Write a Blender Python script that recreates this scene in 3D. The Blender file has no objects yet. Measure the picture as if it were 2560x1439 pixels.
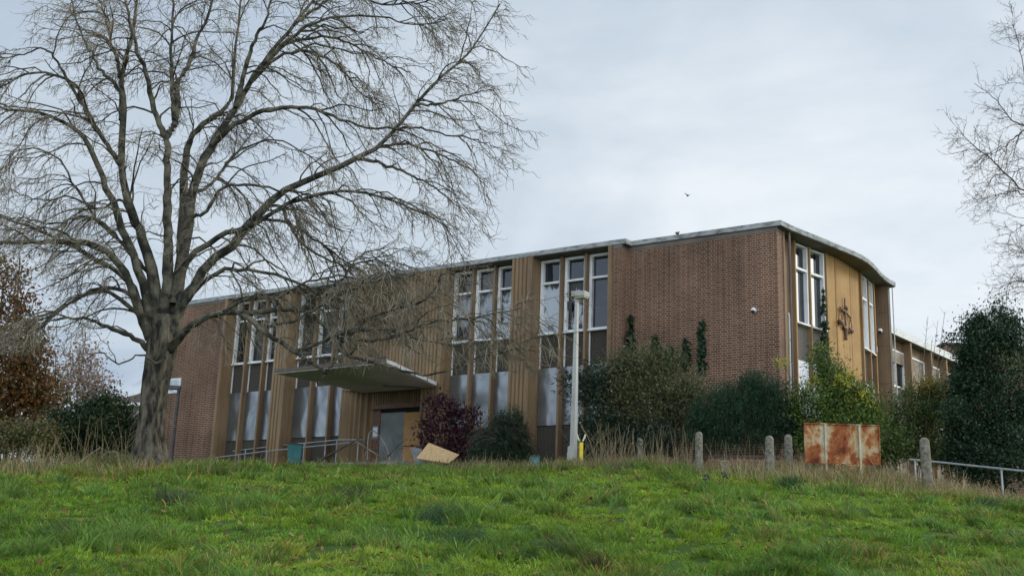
import bpy, math, random
import numpy as np
from mathutils import Vector, Matrix
random.seed(7); rng = np.random.default_rng(11)
SC = bpy.context.scene
COL = SC.collection
W, H, F = 2560., 1439., 2900.
PITCH, ROLL, TH = 0.25097, 0.03718, -0.57947

# ---------------------------------------------------------------- placing
def ray(px, py):
    a = (px - W/2)/F; b = (H/2 - py)/F
    cr, sr = math.cos(-ROLL), math.sin(-ROLL)
    u = a*cr + b*sr; v = -a*sr + b*cr
    c, s = math.cos(PITCH), math.sin(PITCH)
    return (u, c - v*s, s + v*c)
def at(px, py, Y):                       # a point seen at px,py, Y metres in front of the camera
    r = ray(px, py); return np.array([r[0]*Y/r[1], Y, r[2]*Y/r[1]])
_cy = np.array([-60, 0, 4, 8, 12, 16, 20, 23, 26, 28, 31, 36, 42, 60, 700.])
_cz = np.array([-2.5, -1.6, -1.15, -.55, .10, .78, 1.45, 1.93, 2.38, 2.62, 2.90, 3.34, 3.70, 3.9, 4.0])
_yy = np.linspace(-60, 700, 7601); _zz = np.interp(_yy, _cy, _cz)
_k = np.ones(21)/21; _zs = np.convolve(np.pad(_zz, 10, mode='edge'), _k, 'valid')
_ka = np.array([-1.5, -.6, -.43, -.285, -.124, .006, .115, .2, .32, .44, .6, 1.5])
_kv = np.array([.80, .80, .835, .935, .955, .985, 1.075, 1.04, 1.0, .875, .80, .80])
_lat = rng.random((9, 128, 128))
def vnoise(x, y, k=0):                   # smooth value noise 0..1
    x = np.asarray(x, float); y = np.asarray(y, float)
    xi = np.floor(x).astype(int); yi = np.floor(y).astype(int); fx = x-xi; fy = y-yi
    fx = fx*fx*(3-2*fx); fy = fy*fy*(3-2*fy); L = _lat[k % 9]
    a = L[xi % 128, yi % 128]; b = L[(xi+1) % 128, yi % 128]; c = L[xi % 128, (yi+1) % 128]; d = L[(xi+1) % 128, (yi+1) % 128]
    return (a*(1-fx)+b*fx)*(1-fy) + (c*(1-fx)+d*fx)*fy
def G(x, y):                             # ground height
    x = np.asarray(x, float); y = np.asarray(y, float)
    z = np.interp(y, _yy, _zs)
    k = np.interp(x/np.maximum(y, 10), _ka, _kv)
    w = np.clip((y-11)/10, 0, 1)*np.clip((70-y)/35, 0, 1)
    z = z*(1 + (k-1)*w)
    m = np.clip((y-3)/5, 0, 1)*np.clip((60-y)/20, 0, 1)
    return z + m*(.10*(vnoise(x*.7+9, y*.7, 1)-.5) + .07*(vnoise(x*2.1, y*2.1+3, 2)-.5))
def g(x, y): return float(G(x, y))

# ---------------------------------------------------------------- object helpers
def tag(o, label=None, cat=None, group=None, kind=None):
    if label: o['label'] = label
    if cat: o['category'] = cat
    if group: o['group'] = group
    if kind: o['kind'] = kind
    return o
def empty(name, loc=(0, 0, 0), rz=0., label=None, cat=None, group=None):
    o = bpy.data.objects.new(name, None); COL.objects.link(o); o.location = loc; o.rotation_euler = (0, 0, rz)
    o.empty_display_size = .2
    return tag(o, label, cat, group)
def copy_tree(o, parent=None):
    c = o.copy(); COL.objects.link(c); c.parent = parent
    for ch in list(o.children): copy_tree(ch, c)
    return c
class MB:
    def __init__(s): s.v = []; s.f = []; s.sm = []
    def add(s, V_, F_, smooth=False):
        n = len(s.v); s.v += [tuple(map(float, p)) for p in V_]; s.f += [tuple(i+n for i in f) for f in F_]; s.sm += [smooth]*len(F_); return s
    def box(s, x0, x1, y0, y1, z0, z1):
        return s.add([(x0,y0,z0),(x1,y0,z0),(x1,y1,z0),(x0,y1,z0),(x0,y0,z1),(x1,y0,z1),(x1,y1,z1),(x0,y1,z1)],
                     [(0,3,2,1),(4,5,6,7),(0,1,5,4),(1,2,6,5),(2,3,7,6),(3,0,4,7)])
    def obox(s, c, ax, ay, az, hx, hy, hz):   # oriented box
        c = np.array(c, float); X = np.array(ax, float)*hx; Y = np.array(ay, float)*hy; Z = np.array(az, float)*hz
        P = [c+i*X+j*Y+k*Z for k in (-1, 1) for (i, j) in ((-1,-1),(1,-1),(1,1),(-1,1))]
        return s.add(P, [(0,3,2,1),(4,5,6,7),(0,1,5,4),(1,2,6,5),(2,3,7,6),(3,0,4,7)])
    def prism(s, poly, z0, z1):               # poly ccw
        n = len(poly); P = [(x, y, z0) for x, y in poly] + [(x, y, z1) for x, y in poly]
        return s.add(P, [tuple(range(n))[::-1], tuple(range(n, 2*n))] + [(i, (i+1) % n, n+(i+1) % n, n+i) for i in range(n)])
    def hull8(s, bot, top):
        return s.add(list(bot)+list(top), [(3,2,1,0),(4,5,6,7),(0,1,5,4),(1,2,6,5),(2,3,7,6),(3,0,4,7)])
    def tube(s, pts, rad, n=8, caps=True, smooth=True):
        pts = [np.array(p, float) for p in pts]; m = len(pts)
        if not hasattr(rad, '__len__'): rad = [rad]*m
        P = []; u = None
        for i in range(m):
            t = pts[min(i+1, m-1)]-pts[max(i-1, 0)]; t = t/(np.linalg.norm(t)+1e-9)
            if u is None: u = np.cross(t, (0,0,1.) if abs(t[2]) < .9 else (1.,0,0))
            u = u - t*np.dot(u, t); u /= np.linalg.norm(u)+1e-9; w = np.cross(t, u)
            for k in range(n):
                a = 2*math.pi*k/n; P.append(pts[i]+rad[i]*(math.cos(a)*u+math.sin(a)*w))
        Fq = [(i*n+k, i*n+(k+1) % n, (i+1)*n+(k+1) % n, (i+1)*n+k) for i in range(m-1) for k in range(n)]
        s.add(P, Fq, smooth)
        if caps: s.add(P[:n], [tuple(range(n))[::-1]]); s.add(P[-n:], [tuple(range(n))])
        return s
    def lathe(s, c, prof, n=16):
        c = np.array(c, float); P = []
        for r, z in prof:
            for k in range(n):
                a = 2*math.pi*k/n; P.append(c+np.array([r*math.cos(a), r*math.sin(a), z]))
        m = len(prof)
        s.add(P, [(i*n+k, i*n+(k+1) % n, (i+1)*n+(k+1) % n, (i+1)*n+k) for i in range(m-1) for k in range(n)], True)
        s.add(P[:n], [tuple(range(n))[::-1]]); s.add(P[-n:], [tuple(range(n))]); return s
    def ball(s, c, r, n=10, sc=(1,1,1)):
        c = np.array(c, float); P = []
        for i in range(n+1):
            th = math.pi*i/n
            for k in range(2*n):
                a = math.pi*k/n; P.append(c+r*np.array([math.sin(th)*math.cos(a)*sc[0], math.sin(th)*math.sin(a)*sc[1], math.cos(th)*sc[2]]))
        m = 2*n
        return s.add(P, [(i*m+k, (i+1)*m+k, (i+1)*m+(k+1) % m, i*m+(k+1) % m) for i in range(n) for k in range(m)], True)
    def build(s, name, mat, parent=None, loc=None, rz=None, bevel=0, label=None, origin=None):
        me = bpy.data.meshes.new(name)
        if origin is not None:
            og = np.array(origin, float); me.from_pydata([tuple(np.array(p)-og) for p in s.v], [], s.f)
        else: me.from_pydata(s.v, [], s.f)
        me.polygons.foreach_set('use_smooth', s.sm); me.update()
        o = bpy.data.objects.new(name, me); COL.objects.link(o); o.data.materials.append(mat)
        if parent: o.parent = parent
        if origin is not None: o.location = origin
        if loc is not None: o.location = loc
        if rz is not None: o.rotation_euler = (0, 0, rz)
        if bevel:
            b = o.modifiers.new('bevel', 'BEVEL'); b.width = bevel; b.segments = 2; b.limit_method = 'ANGLE'
        if label: o['label'] = label
        return o
def npmesh(name, V_, F_, mat, parent=None, col=None, smooth=False):
    V_ = np.asarray(V_, np.float32).reshape(-1, 3); F_ = np.asarray(F_, np.int32); k = F_.shape[1]
    me = bpy.data.meshes.new(name); me.vertices.add(len(V_)); me.vertices.foreach_set('co', V_.ravel())
    me.loops.add(F_.size); me.loops.foreach_set('vertex_index', F_.ravel())
    me.polygons.add(len(F_)); me.polygons.foreach_set('loop_start', np.arange(0, F_.size, k, dtype=np.int32))
    try: me.polygons.foreach_set('loop_total', np.full(len(F_), k, dtype=np.int32))
    except Exception: pass
    if smooth: me.polygons.foreach_set('use_smooth', np.ones(len(F_), bool))
    me.update(calc_edges=True)
    if col is not None:
        a = me.color_attributes.new('tint', 'FLOAT_COLOR', 'POINT')
        c4 = np.ones((len(V_), 4), np.float32); c4[:, :3] = col; a.data.foreach_set('color', c4.ravel())
    o = bpy.data.objects.new(name, me); COL.objects.link(o); me.materials.append(mat)
    if parent: o.parent = parent
    return o
def batch_tubes(P, R, n=3):              # P (N,K,3) R (N,K) -> verts, quads
    N, K, _ = P.shape
    T = np.empty_like(P); T[:, 1:-1] = P[:, 2:]-P[:, :-2]; T[:, 0] = P[:, 1]-P[:, 0]; T[:, -1] = P[:, -1]-P[:, -2]
    T /= np.linalg.norm(T, axis=2, keepdims=True)+1e-9
    ref = np.array([.31, .22, .92]); U = np.cross(T, ref); U /= np.linalg.norm(U, axis=2, keepdims=True)+1e-9; Wv = np.cross(T, U)
    a = 2*np.pi*np.arange(n)/n
    V_ = P[:, :, None]+R[:, :, None, None]*(np.cos(a)[None, None, :, None]*U[:, :, None]+np.sin(a)[None, None, :, None]*Wv[:, :, None])
    idx = np.arange(N*K*n).reshape(N, K, n); nx = np.roll(idx, -1, axis=2)
    Q = np.stack([idx[:, :-1], nx[:, :-1], nx[:, 1:], idx[:, 1:]], -1).reshape(-1, 4)
    return V_.reshape(-1, 3), Q
def merge(parts):
    V_ = []; F_ = []; n = 0
    for v, f in parts: V_.append(v); F_.append(f+n); n += len(v)
    return np.concatenate(V_), np.concatenate(F_)

# ---------------------------------------------------------------- materials
def mat(name, col=(.5,.5,.5), rough=.7, metal=0., spec=.5):
    m = bpy.data.materials.new(name); m.use_nodes = True; nt = m.node_tree; b = nt.nodes['Principled BSDF']
    b.inputs['Base Color'].default_value = (*col, 1); b.inputs['Roughness'].default_value = rough; b.inputs['Metallic'].default_value = metal
    b.inputs['Specular IOR Level'].default_value = spec
    return m, nt, b
def N(nt, t, **kw):
    n = nt.nodes.new(t)
    for k, v in kw.items():
        if k in n.inputs: n.inputs[k].default_value = v
        else: setattr(n, k, v)
    return n
def L(nt, a, b): nt.links.new(a, b)
def ramp(nt, fac, stops):
    r = nt.nodes.new('ShaderNodeValToRGB'); el = r.color_ramp.elements
    while len(el) < len(stops): el.new(.5)
    for e, (p, c) in zip(el, stops): e.position = p; e.color = (*c, 1)
    L(nt, fac, r.inputs[0]); return r
def weather(nt, tc, src, b, amt=1.):
    mp = N(nt, 'ShaderNodeMapping'); mp.inputs['Scale'].default_value = (3.2,3.2,.16); L(nt, tc.outputs['Object'], mp.inputs[0])
    n = N(nt, 'ShaderNodeTexNoise', Scale=1.6, Detail=7., Roughness=.65); L(nt, mp.outputs[0], n.inputs['Vector'])
    n3 = N(nt, 'ShaderNodeTexNoise', Scale=.45, Detail=5., Roughness=.6); L(nt, tc.outputs['Object'], n3.inputs['Vector'])
    s_ = math_(nt, 'ADD', math_(nt, 'MULTIPLY', n.outputs[0], .6), math_(nt, 'MULTIPLY', n3.outputs[0], .4))
    k = 1-.42*amt; r = ramp(nt, s_, [(.38, (k,k,k*1.02)), (.5, (1,1,1)), (.62, (1+.14*amt, 1+.12*amt, 1+.08*amt))])
    m = N(nt, 'ShaderNodeMix', data_type='RGBA', blend_type='MULTIPLY'); m.inputs[0].default_value = 1.; L(nt, src, m.inputs[6]); L(nt, r.outputs[0], m.inputs[7]); L(nt, m.outputs[2], b.inputs['Base Color'])
def noisy(name, c1, c2, scale=3., rough=.75, detail=6., lo=.35, hi=.65, bump=0., stretch=(1,1,1), metal=0., c3=None, spec=.4, s3=.7, streak=0.):
    m, nt, b = mat(name, c1, rough, metal, spec)
    tc = N(nt, 'ShaderNodeTexCoord'); mp = N(nt, 'ShaderNodeMapping'); mp.inputs['Scale'].default_value = stretch
    L(nt, tc.outputs['Object'], mp.inputs[0])
    n = N(nt, 'ShaderNodeTexNoise', Scale=scale, Detail=detail, Roughness=.62); L(nt, mp.outputs[0], n.inputs['Vector'])
    r = ramp(nt, n.outputs[0], [(lo, c1), (hi, c2)] + ([(min(hi+.12, .99), c3)] if c3 else []))
    L(nt, r.outputs[0], b.inputs['Base Color'])
    if streak:
        weather(nt, tc, r.outputs[0], b, streak)
    if bump:
        bp = N(nt, 'ShaderNodeBump', Strength=1., Distance=bump); L(nt, n.outputs[0], bp.inputs['Height']); L(nt, bp.outputs[0], b.inputs['Normal'])
    return m
def math_(nt, op, a, b=None, c=None):
    n = nt.nodes.new('ShaderNodeMath'); n.operation = op
    for i, v in enumerate((a, b, c)):
        if v is None: continue
        if hasattr(v, 'links'): L(nt, v, n.inputs[i])
        else: n.inputs[i].default_value = v
    return n.outputs[0]
def brick_mat(name, dark=1.0, mort=(.385,.295,.215)):
    m, nt, b = mat(name, rough=.85, spec=.25)
    tc = N(nt, 'ShaderNodeTexCoord'); sp = N(nt, 'ShaderNodeSeparateXYZ'); L(nt, tc.outputs['Object'], sp.inputs[0])
    sn = N(nt, 'ShaderNodeSeparateXYZ'); L(nt, tc.outputs['Normal'], sn.inputs[0])
    side = math_(nt, 'GREATER_THAN', math_(nt, 'ABSOLUTE', sn.outputs[0]), .7)
    u = math_(nt, 'ADD', math_(nt, 'MULTIPLY', sp.outputs[0], math_(nt, 'SUBTRACT', 1., side)), math_(nt, 'MULTIPLY', sp.outputs[1], side))
    v = math_(nt, 'DIVIDE', sp.outputs[2], .075); row = math_(nt, 'FLOOR', v); fv = math_(nt, 'SUBTRACT', v, row)
    odd = math_(nt, 'MODULO', row, 2.)
    uu = math_(nt, 'DIVIDE', math_(nt, 'ADD', math_(nt, 'ADD', u, 100.), math_(nt, 'MULTIPLY', odd, .169)), .3375)
    cell = math_(nt, 'FLOOR', uu); fu = math_(nt, 'SUBTRACT', uu, cell)
    hd = math_(nt, 'GREATER_THAN', fu, .667)
    mu = math_(nt, 'MAXIMUM', math_(nt, 'LESS_THAN', fu, .04), math_(nt, 'LESS_THAN', math_(nt, 'ABSOLUTE', math_(nt, 'SUBTRACT', fu, .687)), .02))
    mv = math_(nt, 'LESS_THAN', fv, .21)
    mm = math_(nt, 'MAXIMUM', mu, mv)
    cb = N(nt, 'ShaderNodeCombineXYZ'); L(nt, cell, cb.inputs[0]); L(nt, row, cb.inputs[1]); L(nt, hd, cb.inputs[2])
    wn = N(nt, 'ShaderNodeTexWhiteNoise'); L(nt, cb.outputs[0], wn.inputs['Vector'])
    r = ramp(nt, wn.outputs[0], [(0., (.100*dark,.052*dark,.034*dark)), (.5, (.138*dark,.063*dark,.037*dark)), (1., (.165*dark,.084*dark,.052*dark))])
    mx = N(nt, 'ShaderNodeMix', data_type='RGBA'); L(nt, mm, mx.inputs[0]); L(nt, r.outputs[0], mx.inputs[6]); mx.inputs[7].default_value = (*mort, 1)
    n = N(nt, 'ShaderNodeTexNoise', Scale=.6, Detail=6., Roughness=.6); L(nt, tc.outputs['Object'], n.inputs['Vector'])
    r2 = ramp(nt, n.outputs[0], [(.3, (.72,.72,.70)), (.7, (1.15,1.1,1.1))])
    m2 = N(nt, 'ShaderNodeMix', data_type='RGBA', blend_type='MULTIPLY'); m2.inputs[0].default_value = 1.; L(nt, mx.outputs[2], m2.inputs[6]); L(nt, r2.outputs[0], m2.inputs[7])
    weather(nt, tc, m2.outputs[2], b, .75)
    bp = N(nt, 'ShaderNodeBump', Strength=.6, Distance=.008); L(nt, math_(nt, 'SUBTRACT', 1., mm), bp.inputs['Height']); L(nt, bp.outputs[0], b.inputs['Normal'])
    return m
def leaf_mat(name, trans=.3, rough=.5):
    m, nt, b = mat(name, rough=rough, spec=.35)
    a = N(nt, 'ShaderNodeAttribute', attribute_name='tint'); L(nt, a.outputs['Color'], b.inputs['Base Color'])
    t = N(nt, 'ShaderNodeBsdfTranslucent'); L(nt, a.outputs['Color'], t.inputs[0])
    x = N(nt, 'ShaderNodeMixShader'); x.inputs[0].default_value = trans
    L(nt, b.outputs[0], x.inputs[1]); L(nt, t.outputs[0], x.inputs[2]); L(nt, x.outputs[0], nt.nodes['Material Output'].inputs[0])
    return m
M = {}
M['brick'] = brick_mat('brown_brick')
M['concrete'] = noisy('weathered_concrete', (.07,.07,.065), (.42,.42,.40), 2.2, .9, 8, .32, .56, .004, (1,1,2.5))
M['fascia'] = noisy('roof_edge_concrete', (.10,.105,.10), (.36,.37,.36), 3., .9, 8, .30, .55, .003, (1,1,3.))
M['soffit'] = noisy('soffit_board', (.10,.085,.072), (.17,.145,.12), 1.2, .8)
M['tan'] = noisy('tan_metal_cladding', (.195,.125,.066), (.285,.190,.105), 1.1, .6, 5, .35, .68, 0, (1,1,.35), streak=.9)
M['tanflat'] = noisy('tan_flat_cladding', (.18,.113,.062), (.255,.165,.092), 1.5, .6, 5, .35, .7, 0, (1,1,.3), streak=.9)
M['ochre'] = noisy('ochre_wall_panel', (.37,.215,.082), (.46,.28,.112), .9, .75, 5, .35, .68, spec=.2, streak=.6)
M['bronze'] = noisy('bronze_emblem', (.10,.05,.03), (.19,.095,.055), 9, .55, 5)
M['white'] = noisy('white_window_frame', (.55,.55,.54), (.78,.78,.77), 3., .5, 5, .3, .5, 0, (1,1,.4))
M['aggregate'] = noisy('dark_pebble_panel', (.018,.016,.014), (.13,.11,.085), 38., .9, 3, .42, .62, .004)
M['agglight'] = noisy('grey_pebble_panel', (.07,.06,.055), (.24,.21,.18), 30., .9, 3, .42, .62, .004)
M['canopyboard'] = noisy('stained_canopy_board', (.40,.32,.29), (.52,.43,.385), 1.2, .8)
M['osb'] = noisy('chipboard', (.42,.22,.085), (.58,.34,.15), 14., .8, 4, .35, .6, .001, (1,1,1), 0, (.13,.08,.04))
M['osbnew'] = noisy('pale_chipboard', (.48,.30,.14), (.62,.42,.22), 16., .8, 4, .35, .6, .001)
M['doorgrey'] = noisy('grey_sheet', (.13,.14,.135), (.24,.25,.245), 1.3, .6, 4)
M['bark'] = noisy('tree_bark', (.010,.010,.007), (.135,.115,.082), 7., .95, 10, .40, .62, .06, (1,1,.30))
M['lichen'] = noisy('branch_bark', (.018,.018,.012), (.155,.138,.098), 3.6, .9, 10, .42, .66, .015)
M['twig'] = noisy('twig_bark', (.12,.10,.07), (.33,.285,.205), 1.2, .85, 4)
M['darktwig'] = noisy('dark_twig', (.05,.035,.025), (.13,.10,.075), 2., .9, 4)
M['straw'] = noisy('dry_stem', (.22,.165,.09), (.42,.34,.20), 2., .85, 4)
M['leaf'] = leaf_mat('foliage_leaf'); M['grass'] = leaf_mat('grass_blade', .35, .55)
M['bollard'] = noisy('lichened_concrete', (.085,.078,.058), (.24,.22,.17), 14., .95, 8, .34, .62, .003, (1,1,1), 0, (.36,.35,.27))
M['galv'] = noisy('galvanised_steel', (.26,.27,.28), (.42,.43,.44), 6., .45, 5, .3, .7, 0, (1,1,1), .35)
M['whiterail'] = noisy('white_painted_rail', (.62,.62,.60), (.80,.80,.78), 6., .45)
M['lamp'] = noisy('grey_lamp_paint', (.36,.355,.33), (.56,.545,.50), 2.5, .5, 6, .3, .65, 0, (1,1,.3))
M['yellow'] = noisy('yellow_marker_paint', (.55,.40,.02), (.80,.62,.04), 5., .45)
M['paleyellow'] = noisy('faded_marker', (.55,.55,.38), (.75,.75,.6), 9., .5)
M['teal'] = noisy('teal_plastic', (.02,.12,.13), (.035,.20,.20), 4., .45)
M['dark'] = mat('black_rubber', (.012,.012,.013), .5)[0]
M['darkmetal'] = noisy('dark_metal', (.03,.03,.032), (.07,.07,.07), 5., .5)
M['room'] = mat('dark_room', (.012,.013,.016), .9)[0]
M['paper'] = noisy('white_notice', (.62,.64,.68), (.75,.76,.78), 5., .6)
M['ink'] = mat('grey_print', (.16,.17,.22), .8)[0]
M['tile'] = noisy('brown_roof_tile', (.05,.035,.03), (.10,.07,.055), 6., .9)
M['render'] = noisy('pale_render', (.35,.34,.31), (.45,.44,.40), 2., .9)
M['roofwhite'] = noisy('white_roof_edge', (.42,.415,.39), (.70,.69,.66), 4., .7, 6, .3, .5, 0, (1,1,2))
M['ply'] = noisy('weathered_plywood', (.155,.12,.09), (.34,.28,.21), 2.6, .85, 7, .3, .65, 0, (1,1,2.2))
M['mud'] = noisy('dirt', (.035,.025,.015), (.08,.06,.035), 5., 1.)
# glass panes
def glass(name, col, rough=.06, spec=.8):
    m, nt, b = mat(name, col, rough, 0, spec)
    tc = N(nt, 'ShaderNodeTexCoord'); n = N(nt, 'ShaderNodeTexNoise', Scale=1.1, Detail=3.); L(nt, tc.outputs['Object'], n.inputs['Vector'])
    bp = N(nt, 'ShaderNodeBump', Strength=.5, Distance=.02); L(nt, n.outputs[0], bp.inputs['Height']); L(nt, bp.outputs[0], b.inputs['Normal'])
    return m
M['glass'] = glass('window_glass', (.012,.018,.03))
M['skymirror'] = mat('sky_reflection_mirror', (.86,.86,.82), .04, 1.)[0]  # mirror standing in for bright sky reflected in part of a pane
M['glassdark'] = glass('dirty_dark_glass', (.014,.014,.014), .25, .4)
def smoke_mat(name, off, lo, hi, base=(.52,.57,.62)):    # heat-fogged glazing sheet with sooty burnt edges
    m, nt, b = mat(name, rough=.3, spec=.5)
    tc = N(nt, 'ShaderNodeTexCoord'); gsp = N(nt, 'ShaderNodeSeparateXYZ'); L(nt, tc.outputs['Generated'], gsp.inputs[0])
    mp = N(nt, 'ShaderNodeMapping'); mp.inputs['Location'].default_value = off; mp.inputs['Scale'].default_value = (1,1,.55); L(nt, tc.outputs['Object'], mp.inputs[0])
    n = N(nt, 'ShaderNodeTexNoise', Scale=2.6, Detail=6., Roughness=.6, Distortion=.6); L(nt, mp.outputs[0], n.inputs['Vector'])
    ex = math_(nt, 'ABSOLUTE', math_(nt, 'SUBTRACT', gsp.outputs[0], .5)); ez = math_(nt, 'ABSOLUTE', math_(nt, 'SUBTRACT', gsp.outputs[2], .5))
    e = math_(nt, 'MAXIMUM', math_(nt, 'MULTIPLY', ex, .75), math_(nt, 'MULTIPLY', ez, .85))
    s = math_(nt, 'ADD', math_(nt, 'MULTIPLY', e, e), math_(nt, 'MULTIPLY', n.outputs[0], .9))
    r = ramp(nt, s, [(lo, base), (lo+.04, tuple(c*.75 for c in base)), (hi, (.015,.015,.017))])
    L(nt, r.outputs[0], b.inputs['Base Color']); return m
M['smoke1'] = smoke_mat('fogged_glazing', (3,1,2), .56, .66)
M['smoke2'] = smoke_mat('grey_fogged_glazing', (8,4,5), .50, .64, (.33,.35,.38))
M['smoke3'] = smoke_mat('burnt_glazing', (1,7,9), .46, .54, (.45,.5,.55))
def sheet_mat():
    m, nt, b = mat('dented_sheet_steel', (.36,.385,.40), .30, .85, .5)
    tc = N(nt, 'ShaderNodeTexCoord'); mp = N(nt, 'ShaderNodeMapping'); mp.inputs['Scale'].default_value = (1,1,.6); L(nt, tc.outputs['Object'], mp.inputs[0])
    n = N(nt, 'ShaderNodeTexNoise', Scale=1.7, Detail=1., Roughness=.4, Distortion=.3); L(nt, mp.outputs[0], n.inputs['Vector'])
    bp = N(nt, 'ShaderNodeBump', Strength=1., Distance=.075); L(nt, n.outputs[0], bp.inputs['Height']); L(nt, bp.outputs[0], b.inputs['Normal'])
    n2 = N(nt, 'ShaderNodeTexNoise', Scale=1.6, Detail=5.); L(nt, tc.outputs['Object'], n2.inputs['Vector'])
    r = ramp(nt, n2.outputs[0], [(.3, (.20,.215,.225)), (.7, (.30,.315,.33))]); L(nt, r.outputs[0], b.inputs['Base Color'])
    return m
M['sheet'] = sheet_mat()
def rust_mat():
    m, nt, b = mat('rusty_sign_back', rough=.85, spec=.2)
    tc = N(nt, 'ShaderNodeTexCoord')
    n = N(nt, 'ShaderNodeTexNoise', Scale=2.4, Detail=9., Roughness=.68, Distortion=.3); mp = N(nt, 'ShaderNodeMapping'); mp.inputs['Location'].default_value = (1.7, 0, 3.3); mp.inputs['Scale'].default_value = (1,1,.7)
    L(nt, tc.outputs['Object'], mp.inputs[0]); L(nt, mp.outputs[0], n.inputs['Vector'])
    sx = N(nt, 'ShaderNodeSeparateXYZ'); L(nt, tc.outputs['Object'], sx.inputs[0])      # paint lasts longest beside the posts
    ab = math_(nt, 'ABSOLUTE', sx.outputs[0]); pale = math_(nt, 'SUBTRACT', 1., math_(nt, 'MINIMUM', math_(nt, 'DIVIDE', math_(nt, 'ABSOLUTE', math_(nt, 'SUBTRACT', ab, .41)), .15), 1.))
    s_ = math_(nt, 'ADD', math_(nt, 'MULTIPLY_ADD', pale, -.13, n.outputs[0]), math_(nt, 'MULTIPLY', math_(nt, 'LESS_THAN', ab, .39), .045))
    r = ramp(nt, s_, [(.38, (.52,.46,.33)), (.46, (.45,.29,.14)), (.52, (.33,.11,.038)), (.64, (.13,.032,.017))])
    n2 = N(nt, 'ShaderNodeTexNoise', Scale=16., Detail=5.); L(nt, tc.outputs['Object'], n2.inputs['Vector'])
    r2 = ramp(nt, n2.outputs[0], [(.3, (.75,.75,.75)), (.7, (1.1,1.1,1.1))])
    mx = N(nt, 'ShaderNodeMix', data_type='RGBA', blend_type='MULTIPLY'); mx.inputs[0].default_value = 1; L(nt, r.outputs[0], mx.inputs[6]); L(nt, r2.outputs[0], mx.inputs[7])
    L(nt, mx.outputs[2], b.inputs['Base Color']); return m
M['rust'] = rust_mat()
def ground_mat():
    m, nt, b = mat('meadow_soil', rough=1., spec=.1)
    tc = N(nt, 'ShaderNodeTexCoord'); n = N(nt, 'ShaderNodeTexNoise', Scale=1.4, Detail=9., Roughness=.7); L(nt, tc.outputs['Object'], n.inputs['Vector'])
    r = ramp(nt, n.outputs[0], [(.3, (.02,.03,.008)), (.5, (.05,.095,.018)), (.7, (.09,.14,.03))]); L(nt, r.outputs[0], b.inputs['Base Color'])
    return m
M['ground'] = ground_mat()

# ---------------------------------------------------------------- world, sun, camera
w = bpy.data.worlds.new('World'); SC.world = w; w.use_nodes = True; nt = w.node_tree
for n_ in list(nt.nodes): nt.nodes.remove(n_)
SUN_EL, SUN_AZ = math.radians(24), math.radians(72)       # azimuth from +y towards +x
out = N(nt, 'ShaderNodeOutputWorld')
sky = N(nt, 'ShaderNodeTexSky', sky_type='NISHITA', sun_disc=False, sun_elevation=SUN_EL, sun_rotation=SUN_AZ)
bg1 = N(nt, 'ShaderNodeBackground', Strength=.10); L(nt, sky.outputs[0], bg1.inputs[0])
tc = N(nt, 'ShaderNodeTexCoord'); sp = N(nt, 'ShaderNodeSeparateXYZ'); L(nt, tc.outputs['Generated'], sp.inputs[0])
zc = math_(nt, 'ADD', math_(nt, 'MAXIMUM', sp.outputs[2], 0.), .22)
cb = N(nt, 'ShaderNodeCombineXYZ'); L(nt, math_(nt, 'DIVIDE', sp.outputs[0], zc), cb.inputs[0]); L(nt, math_(nt, 'DIVIDE', sp.outputs[1], zc), cb.inputs[1]); cb.inputs[2].default_value = 3.7
mp = N(nt, 'ShaderNodeMapping'); mp.inputs['Rotation'].default_value = (0, 0, .35); mp.inputs['Scale'].default_value = (.9, 1.2, 1); L(nt, cb.outputs[0], mp.inputs[0])
n1 = N(nt, 'ShaderNodeTexNoise', Scale=1.5, Detail=8., Roughness=.55, Distortion=.5); L(nt, mp.outputs[0], n1.inputs['Vector'])
n2 = N(nt, 'ShaderNodeTexNoise', Scale=.5, Detail=2., Roughness=.5); L(nt, mp.outputs[0], n2.inputs['Vector'])
grad = math_(nt, 'MULTIPLY', sp.outputs[0], .30)
low = math_(nt, 'MULTIPLY', math_(nt, 'SUBTRACT', .45, sp.outputs[2]), .30)
n3 = N(nt, 'ShaderNodeTexNoise', Scale=4.2, Detail=5., Roughness=.55, Distortion=.3); L(nt, cb.outputs[0], n3.inputs['Vector'])
f = math_(nt, 'ADD', math_(nt, 'ADD', math_(nt, 'MULTIPLY_ADD', n3.outputs[0], .32, -.16), math_(nt, 'ADD', math_(nt, 'MULTIPLY_ADD', n1.outputs[0], .95, .10), math_(nt, 'MULTIPLY', n2.outputs[0], .2))), math_(nt, 'ADD', grad, low))
r = ramp(nt, f, [(.36, (.30,.365,.475)), (.52, (.385,.455,.545)), (.68, (.48,.545,.61)), (.98, (.68,.72,.75))])
back = math_(nt, 'ADD', 1.05, math_(nt, 'MULTIPLY', math_(nt, 'MAXIMUM', math_(nt, 'ADD', math_(nt, 'MULTIPLY', sp.outputs[1], -1.), .15), 0.), 1.6))  # sky strength raised behind the camera, out of view, to brighten the facade
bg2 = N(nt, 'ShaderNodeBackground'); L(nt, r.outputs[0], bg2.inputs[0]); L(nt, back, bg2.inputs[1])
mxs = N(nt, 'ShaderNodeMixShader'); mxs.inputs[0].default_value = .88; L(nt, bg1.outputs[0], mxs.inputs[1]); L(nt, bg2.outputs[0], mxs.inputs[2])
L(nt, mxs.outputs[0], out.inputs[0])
ld = bpy.data.lights.new('sun', 'SUN'); ld.energy = 1.3; ld.angle = math.radians(14); ld.color = (1, .95, .86)
lo_ = bpy.data.objects.new('sun', ld); COL.objects.link(lo_)
sd = Vector((math.sin(SUN_AZ)*math.cos(SUN_EL), math.cos(SUN_AZ)*math.cos(SUN_EL), math.sin(SUN_EL)))
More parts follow.
